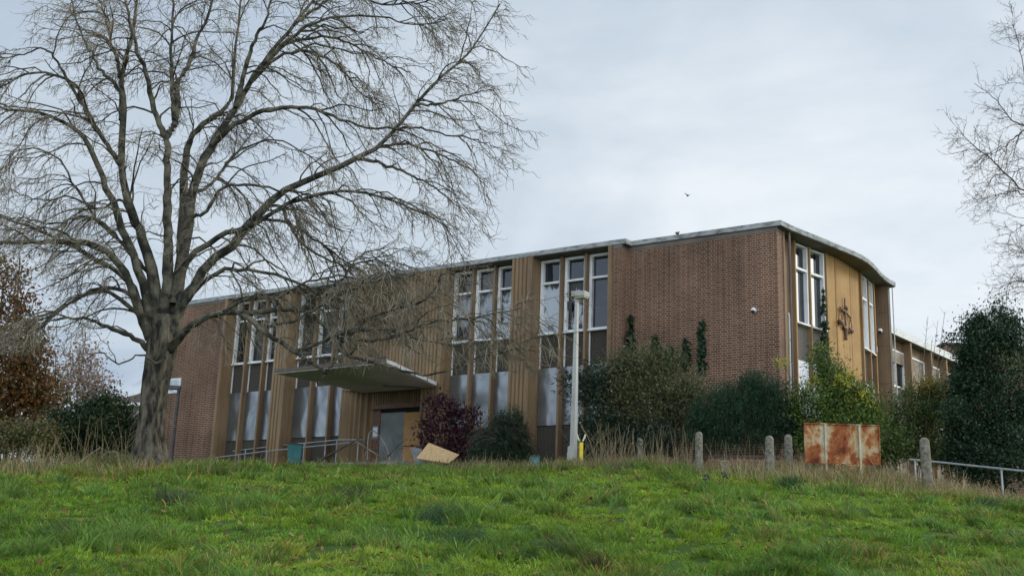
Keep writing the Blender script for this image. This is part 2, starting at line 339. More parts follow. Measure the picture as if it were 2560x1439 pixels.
lo_.rotation_euler = (-sd).to_track_quat('-Z', 'Y').to_euler(); lo_.location = (40, 10, 40)
cd = bpy.data.cameras.new('camera'); cam = bpy.data.objects.new('camera', cd); COL.objects.link(cam); SC.camera = cam
cd.sensor_width = 36; cd.lens = F/W*36; cd.clip_end = 3000
cam.matrix_world = Matrix.Rotation(math.pi/2+PITCH, 4, 'X') @ Matrix.Rotation(ROLL, 4, 'Z')
SC.render.resolution_x = 1024; SC.render.resolution_y = 575
vs = SC.view_settings; vs.view_transform = 'Standard'; vs.look = 'None'; vs.exposure = .36; vs.gamma = 1

# ---------------------------------------------------------------- ground
def axis(segs):
    a = []
    for lo, hi, st in segs: a += list(np.arange(lo, hi, st))
    return np.array(a + [segs[-1][1]])
gx = axis([(-600,-100,50),(-100,-24,4),(-24,24,.22),(24,100,4),(100,600,50)]); gy = axis([(-60,-4,4),(-4,9,.5),(9,34,.2),(34,60,.6),(60,120,5),(120,700,50)])
X, Y = np.meshgrid(gx, gy, indexing='ij'); Z = G(X, Y)
idx = np.arange(X.size).reshape(X.shape)
Q = np.stack([idx[:-1,:-1], idx[1:,:-1], idx[1:,1:], idx[:-1,1:]], -1).reshape(-1, 4)
go = npmesh('ground', np.stack([X, Y, Z], -1), Q, M['ground'], smooth=True); tag(go, kind='structure')

# ---------------------------------------------------------------- courthouse (local x along the facade, local y into the building)
BX = empty('courthouse', (0, 39.24, 0), TH, 'long two-storey brown brick court building with tan metal piers and boarded ground-floor windows', 'building')
def toworld(s, y, z): return np.array([s*math.cos(TH)-y*math.sin(TH), 39.24+s*math.sin(TH)+y*math.cos(TH), z])
ZS, ZB = 10.91, 3.0
D = .65
def B(*a): return MB().box(*a)
# roof slab
edge = [(-17.7,-.62),(4.76,-.62),(4.80,-.27),(9.86,-.27),(9.97,.40),(10.08,.85),(10.19,1.31),(10.31,1.76),(10.43,2.21),(10.58,2.9),(10.72,3.45),(10.84,3.95),(10.93,4.5),(10.98,5.1),(10.97,5.7),(10.93,6.3),(10.89,6.9),(10.88,7.45),(10.90,7.9),(10.97,8.42),(10.6,8.62),(8.0,9.0),(8.0,13.0),(-17.7,13.0)]
MB().prism(edge, ZS+.0, ZS+.155).build('roof_edge', M['fascia'], BX)
MB().prism([(x*.985-.05, y+.25 if y < 1 else y-.15) for x, y in [(-17.5,-.4),(4.5,-.4),(4.6,-.1),(9.6,-.1),(10.3,3.),(10.5,5.5),(10.4,7.8),(8,8.6),(8,12.6),(-17.4,12.6)]], ZS+.157, ZS+.20).build('roof_felt', M['darkmetal'], BX)
for (x0, x1, y0, y1) in [(-17.6, 4.72, -.58, -.003), (4.70, 9.72, -.23, -.003)]: pass
sof = MB().prism([(x*1. - (.04 if x > 9.5 else 0), y+.04) for x, y in edge[:-4]] + [(8.1, 8.5), (-17.6, 8.5)], ZS-.02, ZS-.003)
sof.build('soffit', M['soffit'], BX)
ZT = ZS-.023
# brick walls
mb = MB(); mb.box(-17.55, -13.52, -.60, 12, ZB, ZT-.10); mb.build('brick_wall', M['brick'], BX, label='far left brick wall')
B(-17.56, -13.52, -.612, -.45, ZT-.10, ZT).build('wall_head_trim', M['soffit'], BX)
mb = MB(); mb.box(4.28, 4.60, -.60, .4, ZB, ZT-.13); mb.box(4.60, 9.62, -.20, .4, ZB, ZT-.13); mb.box(9.62, 9.70, -.20, .26, ZB, ZT-.13)
mb.build('brick_wall', M['brick'], BX, label='long brick wall by the building corner')
mb = MB(); mb.box(4.28, 4.60, -.615, .3, ZT-.13, ZT); mb.box(4.60, 9.71, -.212, .3, ZT-.13, ZT); mb.build('wall_head_trim', M['soffit'], BX)
# inner core keeps daylight out
MB().prism([(-13.4,.35),(9.2,.35),(9.6,3.0),(9.9,8.2),(8,8.9),(-13.4,11.9)], ZB, ZT-.02).build('interior', M['room'], BX)
def flute(mb, x0, x1, yf, z0, z1, depth=.05, pitch=.155, yb=0.):      # ribbed cladding face
    n = max(1, round((x1-x0)/pitch)); p = (x1-x0)/n; pts = []
    for i in range(n):
        a = x0+i*p; pts += [(a, yf), (a+p*.52, yf), (a+p*.62, yf+depth), (a+p*.90, yf+depth)]
    pts.append((x1, yf)); poly = pts+[(x1, yb), (x0, yb)]
    mb.prism(poly, z0, z1)
def pier(x0, x1, z0=ZB, z1=ZT, label=None):
    mb = MB(); flute(mb, x0, x1-.16, -D, z0, z1, yb=.3); mb.box(x1-.16, x1, -D, .3, z0, z1)
    mb.box(x1-.015, x1+.012, -D-.012, -D+.05, z0, z1); mb.box(x1-.30, x1-.27, -D-.004, -D+.03, z0, z1)
    for zj in (5.9, 8.9):
        mb.box(x1-.155, x1+.004, -D-.006, .0, zj, zj+.012)
    return mb.build('fluted_pier', M['tan'], BX, label=label)
pier(-10.52, -9.86); pier(.40, 1.20)
B(-13.50, -13.38, -D-.02, .3, ZB, ZT).build('flat_pier', M['tan'], BX)
B(4.14, 4.27, -D-.02, .3, ZB, ZT).build('flat_pier', M['tan'], BX)
# entrance block cladding
mb = MB(); flute(mb, -6.92, -2.62, -D, 6.72, ZT, yb=.3); mb.box(-2.62, -2.45, -D, .3, 6.72, ZT); mb.build('entrance_cladding', M['tan'], BX)
mb = MB()
pts = []                                                             # left flank curving into the porch
for k in range(15):
    t = k/14; x = -6.92+.95*t; y = -D+.75*(t**2.2); pts.append((x, y+(.055 if k % 2 else 0)))
mb.prism(pts+[(-5.97, .3), (-6.92, .3)], ZB, 6.715); mb.build('porch_flank', M['tan'], BX)
mb = MB(); flute(mb, -3.25, -2.62, -D, ZB, 6.715, yb=.3); mb.box(-2.62, -2.45, -D, .3, ZB, 6.715); mb.build('porch_flank', M['tan'], BX)
mb = MB(); flute(mb, -5.97, -3.25, .02, 6.25, 6.715, .04, .11, .3); mb.build('porch_header', M['tanflat'], BX)
B(-5.97, -3.25, -.06, .3, 6.08, 6.245).build('door_lintel', M['bronze'], BX)
B(-5.97, -5.62, .10, .3, ZB, 6.075).build('door_surround', M['bronze'], BX)
dr = MB(); dr.box(-5.61, -4.52, .12, .17, 4.2, 5.95); dr.build('door', M['doorgrey'], BX, label='grey sheeted entrance door leaf')
dr = MB(); dr.box(-4.50, -3.42, .10, .15, 4.72, 5.92); dr.box(-4.50, -3.42, .11, .15, 4.05, 4.69); dr.build('door', M['osb'], BX, label='chipboard covering the right door leaf')
B(-3.41, -3.26, .08, .3, ZB, 6.075).build('door_surround', M['bronze'], BX)
B(-5.61, -3.42, .18, .3, ZB, 6.075).build('door_void', M['room'], BX)
nb = B(-5.93, -5.64, .07, .098, 5.02, 5.50).build('notice_board', M['doorgrey'], BX)
B(-5.89, -5.68, .06, .068, 5.10, 5.44).build('paper', M['paper'], nb)
MB().box(-6.6, -2.6, -2.2, .06, 3.0, 3.9).build('entrance_step', M['concrete'], BX)
# backing, spandrels, sheets, windows, fins
bays = [(-13.38, -10.54, (-12.50, -11.52)), (-9.84, -6.93, (-8.85, -7.87)), (-2.43, .38, (-1.51, -.58)), (1.22, 4.12, (2.13, 3.08))]
ztr, zsl, zpt, zpb, zft = 10.04, 8.27, 7.09, 5.18, 10.85
for x0, x1, fs in bays: B(x0, x1, .08, .34, ZB, ZT).build('bay_backing', M['room'], BX)
panes = {(2, 0): ('glass', 'smoke2'), (2, 1): ('glass', 'smoke2'), (2, 2): ('glass', 'smoke1'), (3, 0): ('glass', 'smoke1'), (3, 1): ('glass', 'smoke3'), (3, 2): ('glass', 'glass')}
def window(x0, x1, z0, z1, ztran, mats, yf=-.10, par=None, label=None, fw=.10):
    mb = MB(); mb.box(x0, x0+fw, yf, .07, z0, z1); mb.box(x1-fw, x1, yf, .07, z0, z1)
    mb.box(x0+fw, x1-fw, yf, .07, z0, z0+fw); mb.box(x0+fw, x1-fw, yf, .07, z1-fw*.8, z1); mb.box(x0+fw, x1-fw, yf+.003, .07, ztran-.035, ztran+.035)
    mb.box(x0-.02, x1+.02, yf-.05, yf-.003, z0-.0, z0+.05)
    w_ = mb.build('window', M['white'], par or BX, label=label)
    for (a, b_, mt, nm) in ((z0+fw, ztran-.035, mats[1], 'lower_pane'), (ztran+.035, z1-fw*.8, mats[0], 'upper_pane')):
        B(x0+fw, x1-fw, .035, .045, a, b_).build(nm, M[mt], w_)
    return w_
for bi, (x0, x1, fs) in enumerate(bays):
    ed = [x0, fs[0], fs[1], x1]
    for i in range(3):
        a = ed[i]+(.0 if i == 0 else .045); b_ = ed[i+1]-(.0 if i == 2 else .045)
        mt = panes.get((bi, i), ('glassdark', 'glassdark'))
        lab = None
        if mt[1].startswith('smoke'): lab = 'first-floor window with fire-fogged glazing'
        window(a+.012, b_-.012, zsl-.04, zft, ztr, mt, label=lab)
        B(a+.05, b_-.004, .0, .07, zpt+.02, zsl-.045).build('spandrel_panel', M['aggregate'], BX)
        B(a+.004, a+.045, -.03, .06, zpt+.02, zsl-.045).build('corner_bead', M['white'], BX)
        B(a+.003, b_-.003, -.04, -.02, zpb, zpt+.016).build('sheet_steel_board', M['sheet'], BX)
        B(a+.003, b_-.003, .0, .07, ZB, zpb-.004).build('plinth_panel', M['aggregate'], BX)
    for fx in fs:
        mb = B(fx-.04, fx+.04, -.27, .07, ZB, zft+.02); mb.build('mullion_fin', M['tanflat'], BX)
    B(x0, x1, -.02, .07, zft+.022, ZT).build('head_trim', M['soffit'], BX)
# torn cladding flap in the burnt window
fl = MB(); fl.add([(2.16,-.06,9.30),(2.48,-.10,9.34),(2.52,-.16,8.55),(2.36,-.05,8.95),(2.17,-.05,9.28),(2.48,-.085,9.33),(2.53,-.145,8.56),(2.37,-.035,8.96)], [(0,3,2,1),(4,5,6,7),(0,1,5,4),(1,2,6,5),(2,3,7,6),(3,0,4,7)])
fl.build('torn_blind', M['darkmetal'], BX)
# canopy
zc0 = 6.60
bot = [(-6.17,-4.89,zc0),(-1.43,-4.98,zc0),(-2.55,-.66,zc0),(-5.90,-.66,zc0)]
cn = MB(); nS = 10
for k in range(nS):                                                   # wing-shaped slab, its underside gently bellied
    def row(t, z): 
        a = np.array(bot[0])*(1-t)+np.array(bot[3])*t; c = np.array(bot[1])*(1-t)+np.array(bot[2])*t
        bul = .14*math.sin(math.pi*t)
        a = a+np.array([.0+.35*math.sin(math.pi*t)*.3, 0, z]); c = c+np.array([0, 0, z]); m_ = (a+c)/2+np.array([0, 0, -bul if z < .05 else 0]); return a, m_, c
    t0, t1 = k/nS, (k+1)/nS
    a0, m0, c0 = row(t0, 0); a1, m1, c1 = row(t1, 0); A0, M0, C0 = row(t0, .11); A1, M1, C1 = row(t1, .11)
    cn.add([a0,m0,c0,a1,m1,c1,A0,M0,C0,A1,M1,C1], [(0,3,4,1),(1,4,5,2),(6,7,10,9),(7,8,11,10),(0,6,9,3),(2,5,11,8)], True)
    if k == 0: cn.add([a0,m0,c0,C0,M0,A0], [(0,1,4,5),(1,2,3,4)])
    if k == nS-1: cn.add([a1,m1,c1,C1,M1,A1], [(5,4,1,0),(4,3,2,1)])
cp = cn.build('canopy', M['canopyboard'], BX)
mb = MB()
for a, b_ in ((bot[0], bot[1]), (bot[1], bot[2]), (bot[0], bot[3])):
    a = np.array(a); b_ = np.array(b_); d = (b_-a); ln = np.linalg.norm(d); d /= ln; nrm = np.array([d[1], -d[0], 0])
    mb.obox((a+b_)/2+np.array([0, 0, .10])+nrm*.0, d, nrm, (0,0,1), ln/2+.03, .03, .055)
mb.build('canopy_edge_flashing', M['soffit'], cp)
mb = MB(); a = np.array(bot[1]); b_ = np.array(bot[2]); d = (b_-a); ln = np.linalg.norm(d); d /= ln; nrm = np.array([d[1], -d[0], 0])
for t_, l_ in ((.14, .12), (.40, .12), (.66, .11), (.88, .09)): mb.obox(a+(b_-a)*t_+np.array([0,0,.105])+nrm*.038, d, nrm, (0,0,1), ln*l_, .006, .062)
mb.build('white_edge_trim', M['white'], cp)
mb = MB(); mb.ball((-3.7,-2.1,6.52), .13, 6, (1,1,.35)); mb.tube([(-3.7,-2.1,6.5),(-3.2,-1.3,6.55),(-2.9,-.7,6.6)], .02, 6); mb.build('soffit_light', M['darkmetal'], cp)
# right flank: fins, windows, ochre panels
def quadwall(mb, p, q, z0, z1, th=.06, off=0.):                       # wall strip along p->q, thick towards -s
    (xa, ya), (xb, yb) = p, q; d = np.array([xb-xa, yb-ya]); l = np.linalg.norm(d); n_ = np.array([d[1], -d[0]])/l
    a = np.array(p)+n_*off; b_ = np.array(q)+n_*off; c = b_-n_*th; e = a-n_*th
    mb.prism([tuple(e), tuple(a), tuple(b_), tuple(c)][::-1] if False else [tuple(a), tuple(b_), tuple(c), tuple(e)], z0, z1)
tips = [(9.70, 1.36), (9.88, 2.26), (10.13, 3.15), (10.44, 5.95), (10.45, 6.75), (10.42, 7.55)]
for (tx, ty) in tips:
    mb = MB(); mb.box(tx-.30, tx, ty-.035, ty+.035, ZB, ZT); mb.build('flank_fin', M['tanflat'], BX)
    B(tx+.002, tx+.022, ty-.03, ty+.03, ZB, ZT).build('fin_edge_tone', M['ochre'], BX)  # paler strip added: the fin's outer edge lit from the right, put into colour
B(9.62, 9.74, .265, .36, ZB, ZT).build('corner_trim', M['tanflat'], BX)
mb = MB(); mb.tube([(9.84,.50,ZB),(9.84,.50,ZT)], .035, 10); 
for zz in (4.5,6,7.5,9,10.4): mb.lathe((9.84,.50,zz), [(.045,-.04),(.045,.04)], 10)
mb.build('downpipe', M['soffit'], BX)
mb = MB(); mb.tube([(9.66,.80,ZB),(9.66,.80,8.3),(9.62,.86,8.42)], .035, 10); mb.build('downpipe', M['lamp'], BX)
B(9.2, 9.52, .365, 1.32, ZB, ZT).build('recess_wall', M['tanflat'], BX)
def flank_window(p, q, mats, lab=None):
    e_ = empty('window_bay', (p[0], p[1], 0), math.atan2(q[1]-p[1], q[0]-p[0])); e_.parent = BX
    ln = math.hypot(q[0]-p[0], q[1]-p[1])
    return e_, ln
def flank_bay(p, q, mats, board, lab):
    # local frame whose x runs along the wall and -y points outwards
    ang = math.atan2(q[1]-p[1], q[0]-p[0]); ln = math.hypot(q[0]-p[0], q[1]-p[1])
    def T(o): o.location = (p[0], p[1], 0); o.rotation_euler = (0, 0, ang); return o
    w_ = window(0.0, ln, zsl-.03, zft, ztr, mats, par=BX, label=lab, fw=.07); T(w_)
    for z0_, z1_ in ((zsl+.05, ztr-.036), (ztr+.036, zft-.07)): B(.075, ln*.50, .022, .032, z0_, z1_).build('reflection_strip', M['skymirror'], w_)  # mirror strip added over the near half, imitating sky reflected in the glass
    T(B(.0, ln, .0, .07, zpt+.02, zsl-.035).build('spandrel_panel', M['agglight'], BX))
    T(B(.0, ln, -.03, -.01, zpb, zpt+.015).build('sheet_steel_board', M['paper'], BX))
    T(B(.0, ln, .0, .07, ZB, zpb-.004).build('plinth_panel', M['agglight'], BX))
    T(B(.0, ln, .0, .07, zft+.003, ZT).build('head_trim', M['soffit'], BX))
    T(B(.0, ln, .09, .3, ZB, ZT).build('bay_backing', M['room'], BX))
flank_bay((9.56, 1.40), (9.74, 2.21), ('glass', 'glass'), 1, 'tall narrow window beside the brick corner')
flank_bay((9.75, 2.30), (9.99, 3.11), ('glass', 'glass'), 1, 'tall narrow window beside the ivy')
flank_bay((10.31, 5.99), (10.32, 6.71), ('glass', 'smoke1'), 1, None)
flank_bay((10.32, 6.79), (10.29, 7.51), ('glass', 'smoke1'), 1, None)
pl = [(10.10, 3.19), (10.22, 3.72), (10.235, 3.76), (10.34, 4.95), (10.345, 4.99), (10.375, 5.91)]
for k in (0, 2, 4):
    mb = MB(); quadwall(mb, pl[k], pl[k+1], ZB, ZT, .25); mb.build('ochre_panel', M['ochre'], BX)
for k in (1, 3):
    mb = MB(); quadwall(mb, (pl[k][0]-.03, pl[k][1]-.02), (pl[k+1][0]-.03, pl[k+1][1]+.02), ZB, ZT, .1); mb.build('panel_joint', M['bronze'], BX)
mb = MB(); mb.box(9.9, 10.74, 8.10, 8.30, ZB, ZT); mb.box(9.9, 10.16, 7.6, 8.10, ZB, ZT); mb.build('end_return', M['tanflat'], BX)
B(10.741, 10.775, 8.09, 8.31, ZB, ZT).build('fin_edge_tone', M['soffit'], BX)
for zz in (6.0, 7.35, 8.7, 9.9): B(10.165, 10.742, 8.09, 8.098, zz, zz+.012).build('panel_joint', M['bronze'], BX)
mb = MB(); mb.tube([(10.86,8.36,ZB),(10.86,8.36,ZT)], .02, 8); mb.build('downpipe', M['lamp'], BX)
for i, (tx, ty) in enumerate([(10.45,6.05),(10.46,6.84),(10.44,7.66)]):
    B(tx-.28, tx-.02, ty-.06+.02, ty+.06, 8.42-.0*i, 8.62).build('alarm_box', M['white'], BX)
# scales-of-justice emblem on the middle ochre panel
d_ = np.array([10.34-10.235, 4.95-3.76]); d_ /= np.linalg.norm(d_); c_ = np.array([10.285, 4.33])
nn = np.array([d_[1], -d_[0]])
def E2(u, z, o=.06):
    u *= .9; z = 8.98+(z-8.98)*.86
    return (c_[0]+d_[0]*u+nn[0]*o, c_[1]+d_[1]*u+nn[1]*o, z)
mb = MB()
mb.tube([E2(0,9.72), E2(.0,9.25)], [.022,.03], 6); mb.tube([E2(0,9.3), E2(0,8.62)], [.038,.036], 8)
mb.ball(E2(.0,9.33,.09), .07, 6); mb.ball(E2(.09,9.27,.08), .045, 6)
mb.tube([E2(-.49,9.24), E2(-.25,9.17), E2(0,9.20), E2(.25,9.10), E2(.47,9.05)], [.035,.03,.045,.03,.035], 6)
for sx, zt, zb_ in ((-.47, 9.2, 8.74), (.47, 9.03, 8.60)):
    mb.tube([E2(sx, zt), E2(sx-.17, zb_)], .016, 5); mb.tube([E2(sx, zt), E2(sx+.17, zb_)], .016, 5)
    c = E2(sx, zb_, .08); P = []; n_ = 14
    for i in range(6):
        t = i/5*math.pi/2
        for k in range(n_):
            a = 2*math.pi*k/n_; r_ = .18*math.cos(t); u = r_*math.cos(a); v_ = r_*math.sin(a)*.4
            P.append((c[0]+d_[0]*u+nn[0]*v_, c[1]+d_[1]*u+nn[1]*v_, c[2]-.17*math.sin(t)))
    mb.add(P, [(i*n_+k, (i+1)*n_+k, (i+1)*n_+(k+1) % n_, i*n_+(k+1) % n_) for i in range(5) for k in range(n_)]+[tuple(range(n_))], True)
mb.tube([E2(-.26,8.58), E2(-.15,8.50), E2(0,8.54), E2(.15,8.46), E2(.26,8.46)], [.04,.05,.06,.05,.04], 6)
mb.tube([E2(0,8.52), E2(0,8.20), E2(0,8.15)], [.07,.05,.05], 8); mb.ball(E2(0,8.13), .06, 5)
mb.build('scales_of_justice_emblem', M['bronze'], BX)
def dome_cam(x, y, z, nx, ny):
    mb = MB(); mb.tube([(x,y,z+.05),(x+nx*.22,y+ny*.22,z+.05)], .035, 8); c = mb.build('security_camera', M['white'], BX)
    MB().ball((x+nx*.24,y+ny*.24,z+.01), .085, 8).build('dome_housing', M['white'], c); MB().ball((x+nx*.27,y+ny*.27,z-.03), .062, 8).build('dome_lens', M['dark'], c)
dome_cam(9.0, -.20, 8.28, 0, -1); dome_cam(10.5, 8.09, 9.2, 0, -1)
# wall notice on the far left brickwork
nb = B(-16.45, -15.70, -.635, -.603, 7.18, 7.80).build('wall_notice', M['paper'], BX, label='white wall notice with lines of small print')
for i in range(6):
    ww = (.5, .62, .58, .62, .45, .3)[i]; B(-16.40, -16.40+ww, -.641, -.636, 7.68-i*.075, 7.70-i*.075).build('print_line', M['ink'], nb)

# ---------------------------------------------------------------- low wing beyond
WA = at(2222, 828, 44.4); WB = at(2392, 903, 50.0); wd = WB[:2]-WA[:2]; wl = np.linalg.norm(wd); wang = math.atan2(wd[1], wd[0])
WG = empty('low_wing', (WA[0], WA[1], 0), wang, 'lower tan two-storey wing with white roof edge beyond the court building', 'building')
zr = 10.16; nx0 = -4.
MB().box(nx0, wl+.1, -.05, 6, zr, zr+.30).build('roof_edge', M['roofwhite'], WG)
MB().box(nx0, wl+.1, .0, 5.9, zr-.02, zr-.003).build('soffit', M['soffit'], WG)
mb = MB(); mb.box(1.4, wl-.3, .9, 5, zr+.303, zr+.62); mb.build('roof_upstand', M['roofwhite'], WG)
mb = MB(); mb.box(1.2, wl-.1, .75, 5.2, zr+.623, zr+.74); mb.build('upper_roof_edge', M['darkmetal'], WG)
MB().box(nx0, wl-.1, .43, 5.8, ZB, zr-.023).build('interior', M['room'], WG)
pos = [WA[0], WA[1]]
def wx(px, py, z):                                                   # distance along the wing where that height is seen
    r_ = ray(px, py); Yv = z/r_[2]*r_[1]; p_ = np.array([r_[0]/r_[1]*Yv, Yv]); return float(np.dot(p_-WA[:2], wd/wl))
pl_x = [wx(2271, 856, zr), wx(2316.5, 880, zr), wx(2356, 897, zr)]
sp_ = (pl_x[2]-pl_x[0])/2; fx = [pl_x[0]-sp_*1.0, pl_x[0], pl_x[1], pl_x[2], pl_x[2]+sp_]
for i, x_ in enumerate(fx):
    B(x_-.08, x_, .0, .40, ZB, zr-.023).build('wing_pier', M['tanflat'], WG); B(x_+.001, x_+.03, -.005, .02, ZB, zr-.023).build('pier_edge_strip', M['ochre'], WG)
for i in range(4):
    a, b_ = fx[i]+.02, fx[i+1]-.09; m_ = a+(b_-a)*.0
    wz0, wz1 = 8.2, 9.72
    mb = MB(); fw = .07; mb.box(a, a+fw, .30, .40, wz0, wz1); mb.box(b_-fw, b_, .30, .40, wz0, wz1); mb.box(a+fw, b_-fw, .30, .40, wz0, wz0+fw); mb.box(a+fw, b_-fw, .30, .40, wz1-fw, wz1)
    if i == 0: mb.box(a+(b_-a)*.5, a+(b_-a)*.5+.06, .30, .40, wz0+fw, wz1-fw)
    wn_ = mb.build('window', M['white'], WG)
    if i == 0:
        B(a+fw, b_-fw, .37, .38, wz0+fw, wz1-.55).build('pane', M['glassdark'], wn_); B(a+fw, b_-fw, .28, .298, wz1-.54, wz1-fw).build('plywood_board', M['ply'], wn_)
    else: B(a+fw, b_-fw, .33, .36, wz0+fw, wz1-fw).build('plywood_board', M['ply'], wn_)
    B(a, b_, .36, .41, wz1+.003, zr-.023).build('head_panel', M['tanflat'], WG)
    B(a, b_, .36, .41, 7.12, wz0-.003).build('spandrel_panel', M['agglight'], WG)
    B(a, b_, .30, .41, 7.05, 7.117).build('sill', M['white'], WG)
    B(a, b_, .36, .41, ZB, 7.047).build('plinth_panel', M['ply'], WG)
MB().box(fx[4]-.05, wl, .02, .41, ZB, zr-.023).build('end_wall', M['tanflat'], WG)
p = at(2360, 862, 56.); BK = empty('brick_block', (p[0], p[1], 0), .0, 'dark brick block rising behind the low wing', 'building')
MB().box(0, 8, 0, 6, ZB, p[2]).build('brick_wall', M['brick'], BK); MB().box(-.1, 8.1, -.1, 6.1, p[2]+.003, p[2]+.12).build('roof_edge', M['darkmetal'], BK)
# distant house behind the tree at left
p = at(292, 1012, 75.); HS = empty('distant_house', (p[0], p[1], 0), -.15, 'distant pale house with brown hipped roof behind the big bare tree', 'house')
MB().box(0, 9, 0, 7, 3.5, p[2]).build('wall', M['render'], HS)
MB().hull8([(-.5,-.5,p[2]+.10),(9.5,-.5,p[2]+.10),(9.5,7.5,p[2]+.10),(-.5,7.5,p[2]+.10)], [(2.8,3,p[2]+2.0),(6.5,3,p[2]+2.0),(6.5,3.6,p[2]+2.0),(2.8,3.6,p[2]+2.0)]).build('roof', M['tile'], HS)
MB().box(-.55, 9.55, -.6, -.45, p[2]-.08, p[2]+.097).build('gutter', M['white'], HS)
# ---------------------------------------------------------------- bare trees
def crom(P, n):
    P = np.array(P, float); P = np.vstack([2*P[0]-P[1], P, 2*P[-1]-P[-2]]); m = len(P)-3; o = []
    for t in np.linspace(0, m-1e-6, n):
        i = int(t); u = t-i; a, b, c, d = P[i:i+4]
        o.append(.5*((2*b)+(-a+c)*u+(2*a-5*b+4*c-d)*u*u+(-a+3*b-3*c+d)*u**3))
    return np.array(o)
def unit(v): return v/(np.linalg.norm(v, axis=-1, keepdims=True)+1e-9)
def spawn(P, R, dens, l0, l1, K, rfac, rmin, axis, tmin=.12, spread=.9, out=.3, sag=.35, up=.1, tip=.5, zmin=0):
    # children along many parent branches; P (N,Kp,3)
    Nn, Kp, _ = P.shape; ln = np.linalg.norm(np.diff(P, axis=1), axis=2).sum(1)
    cnt = np.maximum(1, rng.poisson(ln*dens)); pid = np.repeat(np.arange(Nn), cnt); m = len(pid)
    t = tmin+(1-tmin)*rng.random(m)**.8; f = t*(Kp-1); i = np.minimum(f.astype(int), Kp-2); u = (f-i)[:, None]
    S = P[pid, i]*(1-u)+P[pid, i+1]*u; T = unit(P[pid, i+1]-P[pid, i]); r = R[pid, i]*(1-u[:, 0])+R[pid, i+1]*u[:, 0]
    rd = rng.normal(size=(m, 3)); rd -= T*(rd*T).sum(1, keepdims=True); rd = unit(rd)
    ov = S-axis; ov[:, 2] *= .25; ov = unit(ov)
    D_ = unit(T*.65+rd*spread+ov*out+np.array([0, 0, up])); Ln = (l0+(l1-l0)*rng.random(m))*(1.1-.45*t)
    Q_ = [S]; d = D_; st = (Ln/(K-1))[:, None]; wob = rng.normal(size=(m, 3))*.22
    for k in range(1, K):
        q = k/(K-1); gz = -sag*math.sin(math.pi*min(1, q*1.35)) + tip*max(0, q-.55)
        d = unit(d+np.array([0, 0, 1.])*gz+wob*(1 if k % 2 else -1)*.8+rng.normal(size=(m, 3))*.10); Q_.append(Q_[-1]+d*st)
    Q_ = np.stack(Q_, 1); r0 = np.maximum(np.minimum(r*.75, rfac*Ln), rmin*1.3)
    R_ = r0[:, None]*np.linspace(1, .35, K)[None]+0*Q_[:, :, 0]
    if zmin: kp = (Q_[:, -1, 2] > zmin*Q_[:, -1, 1]); Q_, R_ = Q_[kp], R_[kp]
    return Q_, R_
def limbs_mesh(specs, K=26):
    Ps = []; Rs = []
    for pts, r0, r1, y0, y1 in specs:
        n = len(pts); q = [at(px, py, y0+(y1-y0)*(j/(n-1))) for j, (px, py) in enumerate(pts)]
        c = crom(q, K); jit = rng.normal(size=c.shape)*.018; jit[:2] = 0; Ps.append(c+jit); tt = np.linspace(0, 1, K); Rs.append((r0*.70+(r1*.42-r0*.70)*tt**.75)*y0/F*(1+.05*np.sin(tt*25)))
    return np.array(Ps), np.array(Rs)
